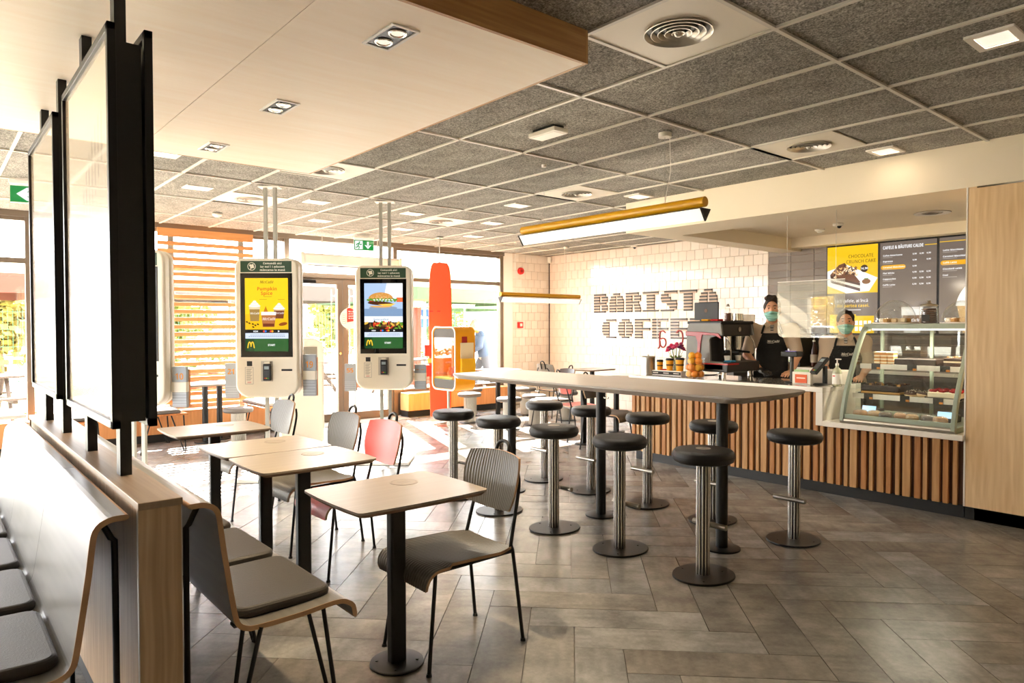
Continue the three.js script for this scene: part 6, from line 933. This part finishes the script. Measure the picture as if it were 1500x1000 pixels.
function picnic(x, z, turn, label) {
  const o = thing('picnic_table', label, 'picnic table', [x, -.05, z], turn, 'terrace picnic tables'), g = mat({ color: 0x55493f, roughness: .8 }); for (let i = 0; i < 5; i++) part(o, 'table_plank', bx(1.7, .035, .135, 0, .74, -.29 + i * .145, .006), g); for (const s of [-1, 1]) { for (let i = 0; i < 2; i++) part(o, 'seat_plank', bx(1.7, .035, .13, 0, .44, s * (.62 + i * .14), .006), g); part(o, 'leg', tube([[s * .65, .0, .62], [s * .65, .73, .12]], .03, 6), g); part(o, 'leg', tube([[s * .65, .0, -.62], [s * .65, .73, -.12]], .03, 6), g); part(o, 'cross_beam', bx(.06, .06, 1.5, s * .65, .4, 0), g); }
}
picnic(.3, -13.1, .1, 'grey picnic table under the reddish parasol'); picnic(-.9, -15.6, .5, 'grey picnic table on the grass edge'); picnic(4.9, -12.6, 1.4, 'grey picnic table outside the door'); picnic(6.4, -14.4, 1.2, 'grey picnic table beyond the door parasol'); picnic(8.4, -13.4, .1, 'grey picnic table under the green parasol'); picnic(2.8, -13.8, .2, 'grey picnic table beyond the slatted screen');
function planter(x, z, L, turn, label) {
  const o = thing('planter', label, 'planter', [x, -.05, z], turn, 'terracotta terrace planters'); for (let i = 0; i < 5; i++) part(o, 'board', bx(L, .1, .4, 0, .06 + i * .106, 0, .006), mat({ color: 0x8a3a1c, roughness: .8 })); const gs = []; for (let i = 0; i < L * 90; i++) { const q = new THREE.PlaneGeometry(.09, .05); q.rotateX(rr(-1, 1)); q.rotateY(rr(0, 6)); q.translate(rr(-L / 2, L / 2) * .95, .6 + rr(0, .22), rr(-.18, .18)); gs.push(q); } part(o, 'plants', M(gs), mat({ color: 0x4a6420, roughness: .9, side: THREE.DoubleSide })); 
}
planter(-.6, -17.4, 2.6, 0, 'terracotta planter with green plants outside the panel window'); planter(5.6, -16.6, 3.4, 0, 'terracotta planter with green plants beyond the door'); planter(9.6, -15.4, 3.0, 0, 'terracotta planter with green plants beyond the green parasol');
for (const [x, z, l] of [[9.3, -14.6, 'terracotta lamp post with a white funnel head beside the walking person'], [7.6, -15.3, 'terracotta lamp post with a white funnel head behind the orange board']]) { const o = thing('terrace_lamp', l, 'lamp post', [x, -.05, z]); part(o, 'post', bx(.14, 1.95, .14, 0, .975, 0, .01), mat({ color: 0x8a3a1c, roughness: .7 })); part(o, 'head', lathe([[.05, 1.95], [.09, 1.99], [.24, 2.14], [.22, 2.16], [0, 2.12]], 24), K.white); }
{
  const o = thing('mesh_fence', 'green wire mesh fence with posts at the terrace edge', 'fence', [8, -.05, -21]), g = mat({ color: 0x1f4a2c, roughness: .6 }); for (let i = 0; i < 10; i++) part(o, 'post', cy(.03, .03, 2.0, -9 + i * 2, 0, 0, 10), g); for (let i = 0; i < 9; i++) part(o, 'mesh_panel', M(...Array.from({ length: 19 }, (_, k) => bx(.012, 1.85, .012, -9 + i * 2 + .1 + k * .1, 1.0, 0)), ...Array.from({ length: 5 }, (_, k) => bx(1.95, .014, .014, -8 + i * 2, .15 + k * .43, 0))), g);
  for (const [x, z, l] of [[6.3, -16.2, 'round blue road sign behind the orange board'], [11.4, -17.6, 'round blue road sign above the walking person']]) { const s = thing('road_sign', l, 'road sign', [x, -.05, z], -.5); part(s, 'post', cy(.03, .03, 2.1, 0, 0, -.03, 12), K.polePaint); const dg = new THREE.CylinderGeometry(.3, .3, .02, 32); dg.rotateX(PI / 2); part(s, 'disc', clean(dg).translate(0, 1.75, 0), mat({ color: 0x1a4f9c, roughness: .5 })); part(s, 'arrow', M(bx(.3, .06, .006, .0, 1.75, .013), bx(.14, .05, .006, -.1, 1.79, .013).rotateZ(0), bx(.05, .16, .006, -.12, 1.75, .013)), K.white); }
}
function tree(x, z, h, r, col, label) {
  const o = thing('tree', label, 'tree', [x, -.05, z], 0, 'trees beyond the terrace'); part(o, 'trunk', M(lathe([[0, 0], [.16, 0], [.12, h * .3], [.08, h * .6], [.02, h * .85], [0, h * .85]], 10), tube([[0, h * .4, 0], [r * .5, h * .65, .2]], .05, 6), tube([[0, h * .45, 0], [-r * .5, h * .7, -.2]], .05, 6)), mat({ color: 0x6a5844, roughness: .95 })); const q = new THREE.PlaneGeometry(.22, .15), gs = []; for (let i = 0; i < 1500; i++) { const a = rnd() * 2 * PI, u = rr(-1, 1), k = Math.cbrt(rnd()) * (.82 + .25 * Math.sin(a * 3 + u * 4)), g = q.clone(); g.rotateX(rr(-1.4, 1.4)); g.rotateY(rr(0, 6.3)); g.translate(r * k * Math.sqrt(1 - u * u) * Math.cos(a), h * .62 + r * .95 * k * u, r * k * Math.sqrt(1 - u * u) * Math.sin(a)); gs.push(g); } part(o, 'foliage', M(gs), mat({ color: col, roughness: .9, side: THREE.DoubleSide }));
}
tree(-2.2, -22.8, 2.7, 1.4, 0x8a7010, 'yellow leaved tree beyond the panel window'); tree(1.6, -24, 2.8, 1.5, 0x8a7c30, 'yellow green tree beyond the slatted screen'); tree(6.5, -26, 2.8, 1.5, 0x6a7428, 'pale green tree beyond the entrance door'); tree(12.5, -25, 2.8, 1.5, 0x7a7a30, 'pale green tree beyond the wide window'); tree(18, -27, 3, 1.6, 0x5c6c24, 'green tree furthest along the fence'); tree(-23.5, -16.6, 4.0, 1.9, 0xd2b23c, 'yellow tree right behind the white car'); tree(-24, -20.6, 4.2, 1.9, 0xcdb04a, 'yellow tree past the back of the white car'); tree(-23, -12.6, 4.0, 1.9, 0xc8a83a, 'yellow tree past the front of the white car'); tree(-13, -24, 3, 1.6, 0xb8b048, 'yellow green tree at the far end of the lawn');
{
  const o = thing('parked_car', 'white estate car parked beyond the side windows', 'car', [-18.6, -.05, -15.0], 1.1), w = mat({ color: 0xf0efec, roughness: .3 }); const s = poly([[-2.1, .35], [-2.15, .75], [-2.0, .95], [-1.1, 1.05], [-.5, 1.48], [1.5, 1.5], [2.0, 1.0], [2.1, .8], [2.1, .35]]); part(o, 'body', ext(s, 1.7, .06, 2, 4).translate(0, 0, -.85), w);
  for (const sd of [-1, 1]) { part(o, 'side_window', ext(poly([[-.95, 1.06], [-.45, 1.40], [.35, 1.42], [.35, 1.06]]), .02).translate(0, 0, sd * .855 - .01), K.screenBlack); part(o, 'side_window', ext(poly([[.45, 1.06], [.45, 1.42], [1.4, 1.42], [1.75, 1.06]]), .02).translate(0, 0, sd * .855 - .01), K.screenBlack); for (const x of [-1.35, 1.35]) { const wh = part(o, 'wheel', M(cy(.33, .33, .22, 0, 0, 0, 28).rotateX(PI / 2).translate(x, .33, sd * .78 - .11)), K.black); part(wh, 'rim', M(cy(.2, .2, .02, 0, 0, 0, 20).rotateX(PI / 2).translate(x, .33, sd * .88)), K.steel); } }
}
renderer.render(scene, camera);
